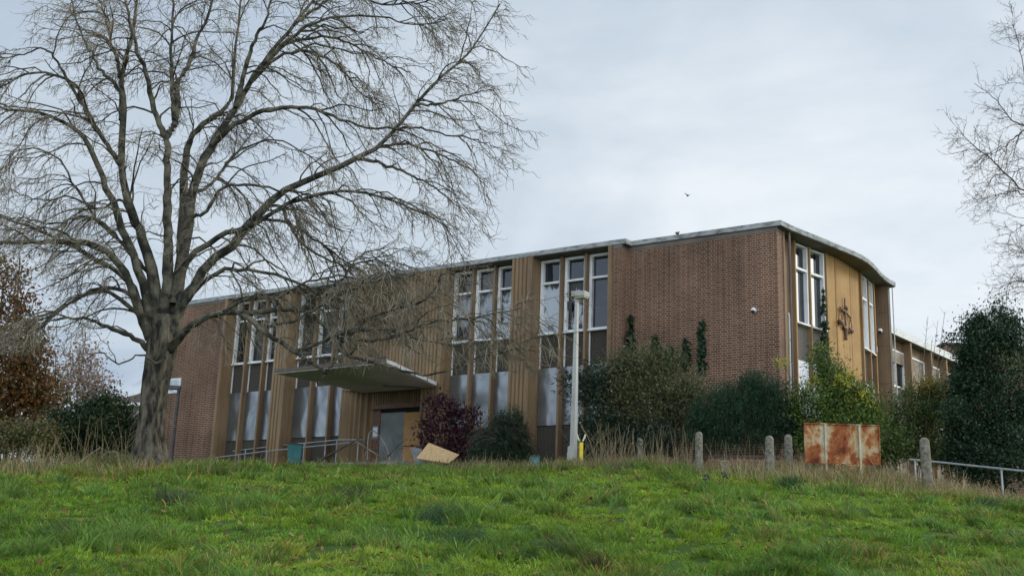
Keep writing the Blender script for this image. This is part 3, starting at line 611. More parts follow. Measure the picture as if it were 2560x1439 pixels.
BT = [  # pixel course of each limb on the tree, radius start/end in px, depth start/end
 ([(405,840),(415,720),(422,620),(420,500),(417,400),(417,334)], 26,17,27,26.6),
 ([(417,345),(400,311),(372,222),(361,167),(333,100),(320,33),(312,-90)], 14,6,26.6,25.4),
 ([(417,340),(439,300),(445,211),(472,161),(489,105),(517,44),(548,-60)], 15,7,26.6,27.6),
 ([(436,300),(430,211),(428,140),(431,40),(436,-90)], 11,5,26.7,27.5),
 ([(428,810),(448,700),(454,612),(456,472),(463,400),(478,345),(500,315),(548,285),(578,240),(584,167),(595,83),(606,-60)], 23,6,27.2,29.0),
 ([(435,760),(462,620),(478,500),(500,423),(534,356),(562,315),(589,268),(617,222),(650,167),(695,111),(739,56),(800,-20),(850,-110)], 24,6,27,28),
 ([(589,268),(615,160),(640,95),(667,40),(690,-60)], 11,5,27.4,26.6),
 ([(392,835),(384,695),(356,600),(334,545),(312,478),(303,389),(311,278),(306,195),(322,130),(334,60),(350,-60)], 25,7,27,26),
 ([(306,205),(289,139),(267,56),(240,-30)], 10,4,26.1,25),
 ([(378,830),(362,723),(334,640),(300,556),(267,472),(239,400),(211,345),(167,311),(95,284),(0,267),(-90,240)], 20,5,27,24.6),
 ([(375,840),(345,778),(311,678),(245,617),(167,600),(83,606),(0,606),(-110,585)], 19,7,26.8,24),
 ([(372,850),(350,778),(334,717),(289,678),(222,640),(150,600),(60,560),(-60,520)], 14,6,27,25.5),
 ([(368,872),(345,850),(292,825),(233,804),(188,794),(130,800),(70,840)], 12,4,26.9,25),
 ([(370,835),(346,788),(308,754),(267,729),(217,738),(150,775),(90,830),(50,900)], 11,4,27,25.6),
 ([(360,760),(308,725),(250,721),(190,745),(125,788),(62,817),(-10,860)], 10,4,27,28.4),
 ([(425,860),(450,767),(484,717),(517,667),(573,617),(628,556),(667,511),(723,472),(778,445),(834,423),(889,395),(945,367),(995,317),(1040,261),(1090,206),(1145,161),(1195,100),(1250,10)], 24,4,27,26),
 ([(440,720),(473,645),(534,600),(584,578),(640,556),(706,517),(778,489),(850,478),(917,484),(990,506),(1056,534),(1125,572)], 14,4,27,25),
 ([(456,575),(480,545),(517,523),(556,473),(606,461),(667,467),(712,489),(740,540),(748,620)], 9,4,27,26),
 ([(530,362),(589,311),(640,284),(712,267),(778,272),(845,295),(912,317),(990,322),(1060,350)], 12,4,27.2,25.6),
 ([(990,322),(1050,320),(1110,335),(1180,345),(1240,370)], 5,3,25.7,25.2),
 ([(425,875),(442,850),(475,817),(517,788),(567,779),(608,788),(650,817),(692,850),(734,875),(775,905),(812,934)], 17,9,26.9,24.5),
 ([(608,785),(680,776),(754,779),(796,800),(838,833),(855,855),(921,796),(984,775),(1046,758),(1083,725),(1108,670)], 11,4,26.2,24.4),
 ([(838,833),(850,871),(900,900),(984,917),(1046,934),(1108,929),(1192,896),(1296,872)], 8,3,25.0,24.0),
 ([(850,860),(833,908),(812,934),(795,960)], 8,5,25.0,24.5),
 ([(450,785),(478,740),(545,678),(612,673),(695,690),(767,717),(840,745),(900,800)], 11,4,27,25.2),
 ([(650,167),(720,100),(767,66),(834,44),(945,42),(1028,61),(1112,56)], 9,3,27.6,26.2),
 ([(640,182),(690,130),(750,100),(834,95),(900,122),(973,161),(1028,184)], 9,3,27.6,28.6),
 ([(628,205),(695,145),(778,128),(834,156),(867,189),(900,234),(945,261)], 8,3,27.5,26.8),
 ([(303,415),(275,375),(250,334),(222,289),(189,217),(139,189),(72,183),(20,211),(-60,240)], 11,4,26.5,24.6),
 ([(215,280),(195,239),(150,167),(111,122),(60,135),(0,145)], 8,3,25.8,25),
 ([(303,300),(300,230),(256,178),(220,120),(190,50),(160,-60)], 10,4,26.4,27.2),
 ([(578,617),(650,552),(720,560),(790,600),(860,650),(930,700),(960,760)], 8,3,26.8,25.8),
 ([(706,517),(740,590),(800,640),(870,665),(940,650),(1000,690)], 7,3,26.4,25.2),
 ([(889,395),(960,410),(1030,440),(1090,470),(1150,520)], 8,3,26.4,25.6),
 ([(1040,261),(1100,260),(1160,240),(1230,225)], 6,3,26.1,25.6),
 ([(945,367),(1010,360),(1090,380),(1170,420),(1220,470)], 7,3,26.3,26.8),
 ([(800,-20),(880,-10),(960,10),(1050,5),(1130,-20)], 7,3,27.6,27.0),
 ([(739,56),(820,0),(880,-40)], 8,4,27.8,28.5),
 ([(484,480),(515,470),(545,440),(565,410),(610,370),(680,350),(760,380),(830,440)], 8,3,27.1,28.3),
 ([(340,560),(300,500),(240,520),(170,490),(100,500),(20,470)], 7,3,26.8,28.4),
 ([(330,640),(260,560),(200,540),(130,560),(50,545)], 7,3,26.8,25.6),
 ([(384,700),(350,660),(310,610),(250,560),(190,470),(150,400),(80,370),(0,390)], 9,3,26.8,28.2),
 ([(650,817),(720,805),(800,765),(880,725),(960,700),(1040,690)], 7,3,26.0,24.6),
 ([(740,878),(790,860),(860,832),(950,822),(1050,848),(1150,862),(1230,880)], 8,3,25.2,24.2),
 ([(850,845),(930,852),(1010,832),(1100,802),(1200,792),(1300,770)], 7,3,25.0,24.0),
 ([(754,779),(790,740),(850,700),(900,640),(960,620)], 7,3,25.6,26.2),
 ([(560,779),(620,745),(700,740),(780,700),(860,690),(940,720),(1010,760)], 7,3,26.3,25.2),
 ([(420,880),(395,905),(350,885),(300,910),(250,880),(210,905)], 5,3,26.6,25.6),
]
TB = at(375, 1148, 27.); tz = g(TB[0], 27.)
TR = empty('bare_tree', (TB[0], 27., tz), 0, 'large bare ash tree with spreading limbs at the left of the grass bank', 'tree')
off = np.array([TB[0], 27., tz])
tpts = [at(px, py, 27.) for px, py in ((370,1162),(374,1110),(379,1040),(388,960),(400,900),(405,850),(411,800))]
mb = MB(); rr = [.42,.335,.295,.30,.33,.345,.25]; n = 40; cp_ = crom(tpts, 34); rs = np.interp(np.linspace(0, 6, 34), range(7), rr)
Vt = []; 
for i, (c, r_) in enumerate(zip(cp_, rs)):
    for k in range(n):
        a = 2*math.pi*k/n; fl_ = 1+.10*math.sin(a*5+i*.05)*(1.4 if i < 8 else .7)+.10*(float(vnoise(k*.55, i*.8, 3))-.5)+(.35*max(0, 1-i/5)*abs(math.sin(a*2.5)))
        Vt.append((c[0]+r_*fl_*math.cos(a)-off[0], c[1]+r_*fl_*math.sin(a)-off[1], c[2]-off[2]-(.15 if i == 0 else 0)))
mb.add(Vt, [(i*n+k, i*n+(k+1) % n, (i+1)*n+(k+1) % n, (i+1)*n+k) for i in range(33) for k in range(n)], True)
mb.ball(tuple(cp_[-1]-off-np.array([0,0,.1])), .30, 8)
mb.build('trunk', M['bark'], TR)
LP, LR = limbs_mesh(BT)
v, q = batch_tubes(LP-off, LR, 9); npmesh('limbs', v, q, M['lichen'], TR, smooth=True)
ax = np.array([off[0], off[1], 6.])
P1, R1 = spawn(LP, LR, 3.5, .7, 2.4, 8, .013, .007, ax, .16, .75, .35, .32, .12, .45, .185)
lowi = [20, 21, 22, 23, -6, -5, -4, -3, -2]
PX_, RX_ = spawn(LP[lowi], LR[lowi], 3.2, .5, 1.4, 8, .012, .0065, ax, .15, .95, .2, .35, .25, 1.0, .19)
P1 = np.concatenate([P1, PX_]); R1 = np.concatenate([R1, RX_])
P2, R2 = spawn(P1, R1, 4.2, .35, 1.05, 7, .010, .0060, ax, .12, .85, .25, .42, .05, 1.0, .178)
tips = np.concatenate([LP[:, -7:], ]); PT, RT = spawn(tips, LR[:, -7:], 7, .5, 1.5, 7, .009, .0055, ax, .1, .6, .4, .25, .1, .5, .18)
P3, R3 = spawn(np.concatenate([P2, PT]), np.concatenate([R2, RT]), 5.2, .20, .60, 6, .010, .0054, ax, .15, .8, .2, .35, .0, 1.5, .17)
v, q = merge([batch_tubes(P1-off, R1, 5)]); npmesh('branches', v, q, M['lichen'], TR, smooth=True)
v, q = merge([batch_tubes(P2-off, R2, 3), batch_tubes(PT-off, RT, 3), batch_tubes(P3-off, R3, 3)]); npmesh('twigs', v, q, M['twig'], TR)
print('twigs', len(P1), len(P2), len(P3))
# epicormic shoots around the trunk
sp_t = np.stack([crom([p_, p_+np.array([.0, -.01, .4])], 6) for p_ in tpts[2:6]]); 
PS, RS = spawn(np.stack([cp_[8:30:2]]), np.full((1, 11), .02), 60, .4, 1.1, 7, .008, .005, ax, 0, 1.2, 1.4, .5, .1, .7)
PS[:, :, :] += unit((PS[:, :1]-np.array([off[0], off[1], 0]))*np.array([1, 1, 0]))*0
v, q = batch_tubes(PS-off, RS, 4); npmesh('shoots', v, q, M['twig'], TR)
# bare tree whose trunk stands off the right edge
RB = [
 ([(2720,640),(2660,560),(2600,500),(2540,460),(2480,400),(2430,360),(2400,330)], 10,2.5,34,32.5),
 ([(2700,420),(2620,360),(2570,320),(2530,300),(2490,250),(2440,210)], 8,2.5,34,33),
 ([(2690,330),(2630,260),(2570,220),(2550,120),(2530,60)], 7,2.5,34,34),
 ([(2600,500),(2540,480),(2480,490),(2440,500)], 5,2,33.5,32.5), ([(2600,520),(2560,560),(2520,590)], 5,2,33.4,33),
 ([(2740,820),(2660,760),(2600,720),(2550,700),(2510,720)], 7,2.5,34,32.5), ([(2700,700),(2620,660),(2570,640),(2540,600)], 6,2.5,34,34.5),
 ([(2570,320),(2530,350),(2490,380),(2450,390)], 5,2,33.2,33.0), ([(2620,360),(2580,410),(2530,430),(2480,440)], 5,2,33.4,34.0)]
P0 = at(2760, 1200, 34.); z0 = g(P0[0], 34.); o2 = np.array([P0[0], 34., z0])
TR2 = empty('bare_tree', tuple(o2), 0, 'fine-twigged bare tree reaching in from the right edge above the dark evergreen', 'tree')
MB().tube([(0,0,-.2),(.05,0,2),(-.1,0,4.5),(.1,0,8.5),(0,0,12)], [.26,.22,.18,.12,.03], 12).build('trunk', M['bark'], TR2)
LP2, LR2 = limbs_mesh(RB, 20); LR2 = LR2*.62
for k in range(len(RB)): LP2[k, 0] = LP2[k, 0]
ax2 = np.array([o2[0], o2[1], 6.])
Q1, S1 = spawn(LP2, LR2, 6.5, .5, 1.6, 7, .009, .006, ax2, .15, .8, .3, .2, .12, .3)
Q2, S2 = spawn(Q1, S1, 6., .2, .7, 5, .009, .0042, ax2, .1, .85, .25, .15, .1, .3)
Q3, S3 = spawn(Q2, S2, 6., .08, .25, 4, .008, .0036, ax2, .2, .9, .2, .1, .1, .2)
v, q = batch_tubes(LP2-o2, LR2, 6); npmesh('limbs', v, q, M['darktwig'], TR2)
conn = np.stack([crom([np.array([o2[0], o2[1], p_[0][2]-1.2]), (np.array([o2[0], o2[1], p_[0][2]-.6])+p_[0])/2, p_[0]], 6) for p_ in LP2])
v, q = merge([batch_tubes(conn-o2, np.full(conn.shape[:2], .09), 6), batch_tubes(Q1-o2, S1, 4), batch_tubes(Q2-o2, S2, 3), batch_tubes(Q3-o2, S3, 3)]); npmesh('twigs', v, q, M['darktwig'], TR2)

# ---------------------------------------------------------------- leafy plants
def leaves(name, parent, org, blobs, size, cols, clump=.16, per=30, asp=2.2, up=.3, jitc=.25, mat_='leaf', droop=0.):
    # blobs: (centre xyz, radii xyz, count)
    C = []; S_ = []
    for c, r_, n_ in blobs:
        k = max(3, n_//per); d = unit(rng.normal(size=(k, 3))); rad = rng.random(k)**.42
        cc = np.array(c)+d*rad[:, None]*np.array(r_)*(.82+.36*rng.random((k, 1)))
        pk = rng.integers(0, k, n_); C.append(cc[pk]+rng.normal(size=(n_, 3))*clump*(.6+.8*rng.random(k)[pk][:, None])); S_.append(pk+1000*len(S_))
    C = np.concatenate(C); S_ = np.concatenate(S_); C[:, 2] -= droop*0
    C = C[C[:, 2] > G(C[:, 0], C[:, 1])+.02] if True else C; S_ = S_[:len(C)]; n_ = len(C)
    a = unit(rng.normal(size=(n_, 3))+np.array([0, 0, -droop])); nrm = unit(rng.normal(size=(n_, 3))+np.array([0, -.2, up])); b = unit(np.cross(a, nrm))
    L_ = size*(.6+.8*rng.random((n_, 1))); Wd = L_/asp; nn_ = np.cross(a, b)*L_*.12
    V_ = np.stack([C-a*L_*.5, C+b*Wd*.5+nn_, C+a*L_*.5, C-b*Wd*.5+nn_], 1)-np.array(org)
    F_ = np.arange(n_*4).reshape(n_, 4)
    cols = np.array([c[:3] for c in cols]); wts = None
    cl = cols[(S_*7919 % 97 + rng.integers(0, 30, n_)) % len(cols)]*(1-jitc+2*jitc*rng.random((n_, 1)))
    return npmesh(name, V_, F_, M[mat_], parent, np.repeat(cl, 4, axis=0))
def blob(px, py, rx, rz, Yd, n_, ry=None):
    c = at(px, py, Yd); return (c, (rx*Yd/F, ry if ry else rx*Yd/F*.7, rz*Yd/F), n_)
def stems(name, parent, org, base, tops, r_=.012, mt='darktwig', K=7, sub=0, sz=.3):
    P = []
    for tp in tops:
        b = np.array(base)+rng.normal(size=3)*np.array([.15, .15, 0]); m_ = (b+tp)/2+rng.normal(size=3)*.12; P.append(crom([b, m_, tp], K))
    P = np.array(P); R = np.full(P.shape[:2], r_)*np.linspace(1, .4, K); ps = [batch_tubes(P-np.array(org), R, 4)]
    if sub:
        A, RA = spawn(P, R, sub, sz*.5, sz, 5, .012, .004, np.array(base), .3, .8, .3, .1, .2, .2); ps.append(batch_tubes(A-np.array(org), RA, 3))
    v, q = merge(ps); return npmesh(name, v, q, M[mt], parent)
def plant(name, px, Yd, label, cat, group=None):
    p_ = at(px, 1160, Yd); o_ = (p_[0], Yd, g(p_[0], Yd)); e_ = empty(name, o_, 0, label, cat, group); return e_, np.array(o_)
DK = [(.010,.030,.016),(.016,.045,.020),(.028,.065,.028),(.05,.09,.04)]
# holly-like dark evergreen at the right edge
e_, o_ = plant('evergreen_tree', 2500, 31., 'tall dark glossy evergreen tree at the right edge behind the handrail', 'tree')
lob = [blob(2495+92*math.cos(a)*random.uniform(.8,1.22), 1000+190*math.sin(a)*random.uniform(.8,1.22), random.uniform(10,26), random.uniform(8,26), 31+random.uniform(-.6,.4), 420) for a in [random.uniform(2.0,5.3) for _ in range(44)]]
leaves('crown', e_, o_, lob+[blob(2485,1040,85,140,31,9500), blob(2455,900,48,70,31,3000), blob(2540,890,70,75,31.5,3400), blob(2580,1050,100,180,31,10500), blob(2500,1140,125,85,30.5,6500), blob(2455,825,22,40,31,1000), blob(2395,850,30,10,31,260), blob(2425,970,32,60,31,1300), blob(2400,1070,30,70,31,1400), blob(2440,830,40,40,31,1400), blob(2405,1100,40,110,31,3500), blob(2520,810,40,35,31.4,1500)], .085, DK, .15, 44)
leaves('berried_sprays', e_, o_, [blob(2385,1040,30,60,30.8,700), blob(2540,930,60,60,30.6,700)], .07, [(.09,.12,.05),(.13,.15,.07)], .12, 20)
stems('trunk', e_, o_, o_, [at(2480,900,31.), at(2540,880,31.2), at(2430,960,31.), at(2500,840,31.)], .07, 'bark')
# mixed olive shrub before the brick wall
OL = [(.075,.095,.035),(.12,.14,.05),(.18,.185,.085),(.11,.10,.06),(.05,.075,.032)]
e_, o_ = plant('large_shrub', 1600, 33., 'broad olive-green shrub against the long brick wall, right of the lamp post', 'shrub')
leaves('foliage', e_, o_, [blob(1600,1010,110,120,33,9500), blob(1530,1000,70,120,32.8,5200), blob(1680,1010,75,125,33.2,5600), blob(1600,915,80,50,33,2800), blob(1650,900,60,40,33.2,1800), blob(1730,1000,45,90,32.8,2200), blob(1560,930,50,40,33,1500)], .085, OL, .15, 22, 2.4)
leaves('glossy_foliage', e_, o_, [blob(1480,960,55,50,32.6,1500), blob(1440,985,25,60,32.6,400), blob(1412,948,30,14,32.4,150), blob(1500,1080,70,60,32.6,3200), blob(1610,1100,90,45,32.6,3800)], .13, [(.018,.04,.025),(.03,.06,.035),(.06,.085,.055)], .16, 16, 4.)
stems('stems', e_, o_, o_, [at(x, y, 32.6+random.random()) for x, y in ((1400,940),(1450,950),(1500,920),(1560,890),(1600,860),(1640,890),(1690,910),(1730,940),(1745,1000),(1710,960),(1580,960),(1520,980),(1760,930),(1775,960))], .02, 'straw', 7, 7, .9)
# dark spreading yew
e_, o_ = plant('yew_shrub', 1870, 31.8, 'dark green spreading conifer shrub below the building corner', 'shrub')
leaves('foliage', e_, o_, [blob(1860,1040,105,85,31.8,15000), blob(1900,990,60,60,31.8,5000), blob(1800,1075,70,60,31.8,6000), blob(1960,1065,60,65,31.8,6000), blob(1880,960,25,30,31.8,900), blob(1750,1060,45,60,31.9,3600), blob(1930,1000,60,55,31.8,4500), blob(2000,1080,45,60,31.8,3500), blob(1820,1000,50,45,31.9,3500)], .085, [(.012,.038,.018),(.022,.062,.026),(.035,.085,.034)], .12, 40, 5., .1, .25, 'leaf', 1.4)
stems('stems', e_, o_, o_, [at(x, y, 31.8) for x, y in ((1890,930),(1850,970),(1800,1010),(1940,1000),(1970,1040))], .03, 'darktwig')
# yellow-green shrub below the emblem
e_, o_ = plant('mahonia_shrub', 2080, 31.4, 'tall yellow-green shrub with pale flecks below the scales emblem', 'shrub')
YG = [(.075,.135,.026),(.12,.19,.035),(.18,.24,.042),(.045,.085,.022)]
leaves('foliage', e_, o_, [blob(2075,970,60,70,31.6,4600), blob(2120,1010,65,70,31.4,5200), blob(2170,1040,38,60,31.2,2400), blob(2060,1030,60,60,31.2,4200), blob(2055,900,28,42,31.8,1100), blob(1990,1010,30,50,31.4,900), blob(2130,1060,80,40,31,3800), blob(2100,1110,110,45,31,3800)], .10, YG, .13, 20, 3.2, .5)
leaves('yellow_sprays', e_, o_, [blob(2110,960,40,30,31.1,280), blob(2140,1000,40,30,31,280), blob(2080,1070,30,20,31,160), blob(1955,907,12,8,31,70), blob(2030,960,20,20,31.3,80), blob(2170,1010,20,20,31,90)], .11, [(.42,.42,.05),(.30,.33,.05),(.5,.42,.06)], .09, 14, 3.2, .6)
leaves('pale_blossom', e_, o_, [blob(2035,1000,22,50,31.0,150), blob(2040,1060,25,18,31,60)], .06, [(.65,.65,.6)], .10, 8, 1.3)
stems('stems', e_, o_, o_, [at(x, y, 31.3) for x, y in ((2060,880),(2100,930),(2150,960),(2000,940),(1960,910),(2180,1000),(2030,930),(1985,960))], .018, 'darktwig', 7, 4, .6)
# shrub between flank and evergreen
e_, o_ = plant('wing_shrub', 2290, 33., 'loose green and amber-leaved shrub in front of the low wing', 'shrub')
leaves('foliage', e_, o_, [blob(2290,1040,65,75,33,4200), blob(2340,1010,45,60,33,2600), blob(2330,1120,60,50,32.8,3000), blob(2230,1060,25,60,32.8,900), blob(2250,1110,40,40,32.4,1600), blob(2400,1130,50,50,32,2400), blob(2220,1120,40,50,32,2200)], .09, [(.07,.12,.03),(.11,.17,.04),(.15,.19,.05),(.06,.08,.03)], .13, 20)
leaves('amber_sprays', e_, o_, [blob(2325,965,42,24,32.8,520), blob(2365,985,22,28,32.8,260)], .09, [(.34,.19,.05),(.28,.24,.05),(.20,.20,.05)], .09, 16)
stems('stems', e_, o_, o_, [at(x, y, 32.8) for x, y in ((2320,790),(2345,800),(2362,780),(2330,850),(2300,900),(2270,960),(2250,1000),(2375,830),(2240,1040),(2290,980))], .014, 'twig', 8, 2.5, .5)
# purple smoke-bush
e_, o_ = plant('purple_leaved_tree', 1120, 36.5, 'small purple-leaved tree right of the boarded entrance', 'tree')
PU = [(.035,.010,.015),(.060,.016,.024),(.095,.028,.038),(.05,.02,.03)]
leaves('crown', e_, o_, [blob(1096,1012,44,30,36.5,480), blob(1150,1036,40,26,36.5,380), blob(1078,1062,26,34,36.3,260), blob(1130,1068,50,30,36.5,400), blob(1168,1110,26,44,36.5,520), blob(1188,1040,14,26,36.6,140), blob(1115,1120,56,24,36.4,380), blob(1065,1100,18,30,36.4,150)], .13, PU, .13, 7, 2.2, 0, .3, 'leaf', 1.2)
stems('trunk', e_, o_, o_, [at(x, y, 36.5) for x, y in ((1110,1060),(1090,1030),(1150,1050),(1130,1010),(1170,1080),(1185,1050))], .035, 'darktwig', 7, 4, .5)
# arching conifer mound
e_, o_ = plant('conifer_shrub', 1255, 33.4, 'rounded arching conifer between the purple tree and the lamp post', 'shrub')
leaves('foliage', e_, o_, [blob(1255,1110,78,60,33.4,10500), blob(1275,1060,45,42,33.4,4600), blob(1215,1140,50,34,33.2,3600), blob(1300,1130,38,45,33.4,2600)], .10, [(.016,.036,.018),(.026,.055,.028),(.042,.078,.038)], .08, 30, 7., 0, .25, 'leaf', .8)
A = [blob(1255,1100,80,72,33.4,1)[0]]; cc_ = A[0]; m_ = 240; dd = unit(rng.normal(size=(m_, 3))+np.array([0,0,.6])); Pm = np.stack([cc_+dd*np.array([.3,.3,.3])*1., cc_+dd*np.array([.75,.6,.75]), cc_+dd*np.array([1.05,.8,.85])-np.array([0,0,.15])], 1)
v, q = batch_tubes(Pm-o_, np.full((m_, 3), .006)*np.linspace(1.4, .5, 3), 3); npmesh('stems', v, q, M['darktwig'], e_)
# left: dark laurel behind trunk, rust tree, hedge bush
e_, o_ = plant('laurel_shrub', 240, 30.5, 'dark green laurel mound left of the big tree trunk', 'shrub')
leaves('foliage', e_, o_, [blob(235,1085,95,72,30.5,8500), blob(265,1040,60,48,30.6,3200), blob(320,1090,45,65,30.8,3000), blob(190,1110,70,45,30.2,3800), blob(170,1060,45,30,30.4,1400)], .12, [(.014,.032,.012),(.026,.052,.018),(.045,.07,.026),(.07,.10,.045)], .15, 18, 2.6)
stems('stems', e_, o_, o_, [at(x, y, 30.4) for x, y in ((150,1020),(200,1000),(260,1010),(310,1030),(340,1060))], .02, 'darktwig', 7, 4, .6)
e_, o_ = plant('russet_tree', 10, 31.5, 'russet-leaved tree at the left edge', 'tree')
RU = [(.17,.07,.018),(.24,.10,.022),(.10,.065,.022),(.085,.08,.028),(.24,.12,.04)]
leaves('crown', e_, o_, [blob(20,870,85,80,31.5,2600), blob(-30,760,80,100,31.5,1500), blob(55,960,75,70,31.3,3400), blob(0,1010,70,60,31.3,2600), blob(105,1000,35,50,31.2,900), blob(50,790,60,70,31.5,1100), blob(90,890,40,50,31.4,900), blob(10,690,60,60,31.8,800)], .10, RU, .17, 16, 1.7)
stems('trunk', e_, o_, o_, [at(x, y, 31.5) for x, y in ((30,860),(-40,760),(70,830),(100,960),(10,700),(120,900),(50,640))], .045, 'darktwig', 8, 3, 1.0)
e_, o_ = plant('hedge_bush', 60, 28.5, 'low yellow-green bramble bush at the foot of the russet tree', 'bush')
leaves('foliage', e_, o_, [blob(40,1110,90,32,28.5,2600), blob(100,1085,55,34,28.6,1700), blob(-10,1080,50,40,28.7,1500), blob(115,1130,40,22,28.2,800)], .08, [(.09,.12,.03),(.16,.16,.05),(.20,.13,.05),(.06,.07,.03)], .12, 14)
stems('stems', e_, o_, o_, [at(x, y, 28.4) for x, y in ((0,1060),(40,1040),(90,1030),(130,1060),(110,1100))], .01, 'darktwig', 7, 6, .5)
# thin autumn trees behind, seen past the trunk
def faint(px, Yd, blobs_, cols, label, tops):
    e_, o_ = plant('autumn_tree', px, Yd, label, 'tree', 'thin autumn trees far behind the bank')
    leaves('crown', e_, o_, blobs_, .13, cols, .35, 12, 1.5); stems('trunk', e_, o_, (o_[0], o_[1], 2.), [at(x, y, Yd) for x, y in tops], .05, 'darktwig', 8, 2.2, 1.6)
faint(200, 52., [blob(205,900,45,45,52,900), blob(215,970,60,50,52,1500), blob(250,1000,50,30,52,700)], [(.30,.25,.22),(.36,.29,.24),(.24,.20,.15),(.30,.15,.09)], 'pale pinkish thin tree behind the dark laurel', [(170,930),(200,860),(230,900),(260,950),(280,980),(150,980),(215,830)])
faint(130, 48., [blob(140,980,45,60,48,1100), blob(110,1040,60,40,48,900)], [(.24,.14,.08),(.18,.17,.07),(.30,.24,.20)], 'brownish thin tree between the russet tree and the pale one', [(120,930),(150,910),(170,960),(90,980),(140,880)])
faint(60, 60., [blob(60,1070,110,40,60,1800), blob(260,1030,80,30,60,900)], [(.22,.21,.16),(.30,.28,.24),(.14,.16,.08)], 'low grey-green tree line behind the russet tree', [(20,1020),(80,1010),(120,1030)])
# ivy columns on the brick wall and on a flank fin
def ivy(cols_, label):
    e_ = empty('climbing_ivy', tuple(at(cols_[0][0], cols_[0][2], cols_[0][4])), 0, label, 'ivy', 'ivy climbing the court building'); o_ = np.array(e_.location)
    bl = []
    for px, y0, y1, wd_, Yd in cols_:
        nseg = 6
        for k in range(nseg):
            t = (k+.5)/nseg; bl.append(blob(px+random.uniform(-3,3), y0+(y1-y0)*t, wd_*(.2+.75*t), (y1-y0)/nseg*.7, Yd, int(60+150*t), .05))
    leaves('foliage', e_, o_, bl, .10, [(.016,.045,.022),(.028,.065,.03),(.05,.085,.04)], .045, 14, 1.4)
    P = np.array([crom([at(px, y1+20, Yd), at(px+2, (y0+y1)/2, Yd), at(px-1, y0-14, Yd)], 6) for px, y0, y1, wd_, Yd in cols_]); v, q = batch_tubes(P-o_, np.full(P.shape[:2], .01), 4); npmesh('stem', v, q, M['darktwig'], e_)
def wallY(px, o__=.26): 
    r_ = ray(px, 850); nv = np.array([math.sin(TH), -math.cos(TH)]); 
    return (nv@np.array([0, 39.24])+o__)/(nv@np.array([r_[0]/r_[1], 1.]))
ivy([(1578,790,900,15,wallY(1578))], 'dark ivy column in the inner corner of the brick wall')
ivy([(1636,845,905,12,wallY(1636))], 'short ivy column, second from the left on the long brick wall')
ivy([(1675,870,920,10,wallY(1675))], 'stubby ivy tuft, third from the left on the long brick wall')
ivy([(1715,850,920,10,wallY(1715))], 'thin ivy column between the stubby tuft and the tall column')
ivy([(1755,800,925,11,wallY(1755))], 'tall narrow ivy column, rightmost on the long brick wall')
ivy([(2059,730,930,10,35.9)], 'ivy trailing up the fin beside the ochre panels')

# ---------------------------------------------------------------- grass
def blades(n_, ys, xs, hfun, cfun, wid, name, label_kind='stuff', arch=1., lean0=.25, ang=None):
    x, y = xs, ys; z = G(x, y); h = hfun(x, y)*(.55+.9*rng.random(len(x))); c = cfun(x, y)
    keep = h > .01; x, y, z, h, c = x[keep], y[keep], z[keep], h[keep], c[keep]; m = len(x)
    if ang is not None: ang = ang[keep]
    # lean follows a slow flow so that the sward reads as combed tufts
    fl = 2*math.pi*vnoise(x*.9+5, y*.9, 4)*1.6+rng.normal(size=m)*.9; ln_ = lean0+.55*rng.random(m)
    if ang is not None: fl = ang
    d = np.stack([np.cos(fl), np.sin(fl), np.zeros(m)], 1); b = np.stack([-d[:, 1], d[:, 0], 0*h], 1)
    fa = rng.random(m)*math.pi; b = np.stack([np.cos(fa), np.sin(fa), 0*h], 1)
    w_ = (wid*(.6+.8*rng.random(m))*np.clip(y/14., .8, 2.4))[:, None]
    o = np.stack([x, y, z-.01], 1); H_ = h[:, None]; up = np.array([0, 0, 1.])
    p1 = o+up*H_*.50+d*H_*(ln_*.30)[:, None]; p2 = o+up*H_*(.86-.12*ln_[:, None])+d*H_*(ln_*.85*arch)[:, None]; p3 = o+up*H_*(.98-.42*ln_[:, None]*arch)+d*H_*(ln_*1.5*arch)[:, None]
    V_ = np.stack([o-b*w_*.5, o+b*w_*.5, p1-b*w_*.45, p1+b*w_*.45, p2-b*w_*.28, p2+b*w_*.28, p3], 1)
    base = (np.arange(m)*7)[:, None]; F_ = np.concatenate([base+np.array(t)[None] for t in ((0,1,2),(1,3,2),(2,3,4),(3,5,4),(4,5,6))])
    o_ = npmesh(name, V_, F_, M['grass'], None, np.repeat(c, 7, axis=0)); tag(o_, kind=label_kind); return o_
def dryness(x, y):
    d = 1.05*np.exp(-(((x-8.3)/3.2)**2+((y-27.5)/3.4)**2)) + .62*np.exp(-(((x-2.6)/3.0)**2+((y-31)/2.6)**2)) + .34*np.exp(-(((x+2.5)/2.6)**2+((y-31)/1.8)**2)) + .5*np.exp(-(((x+11.5)/2.6)**2+((y-27.5)/3.)**2)) + .35*np.exp(-(((x+7.5)/2.5)**2+((y-25)/2.2)**2))
    return d
def tuss(x, y):
    t = vnoise(x*1.7+20, y*1.7, 5)*.6+vnoise(x*3.6, y*3.6+8, 6)*.4; return np.clip((t-.52)*5., 0, 1)
def hl(x, y): return .060+.11*tuss(x, y)+.035*vnoise(x*2.5, y*2.5, 7)+.10*np.clip(dryness(x, y), 0, 1)
def mixc(a, b, t): return a*(1-t)+b*t
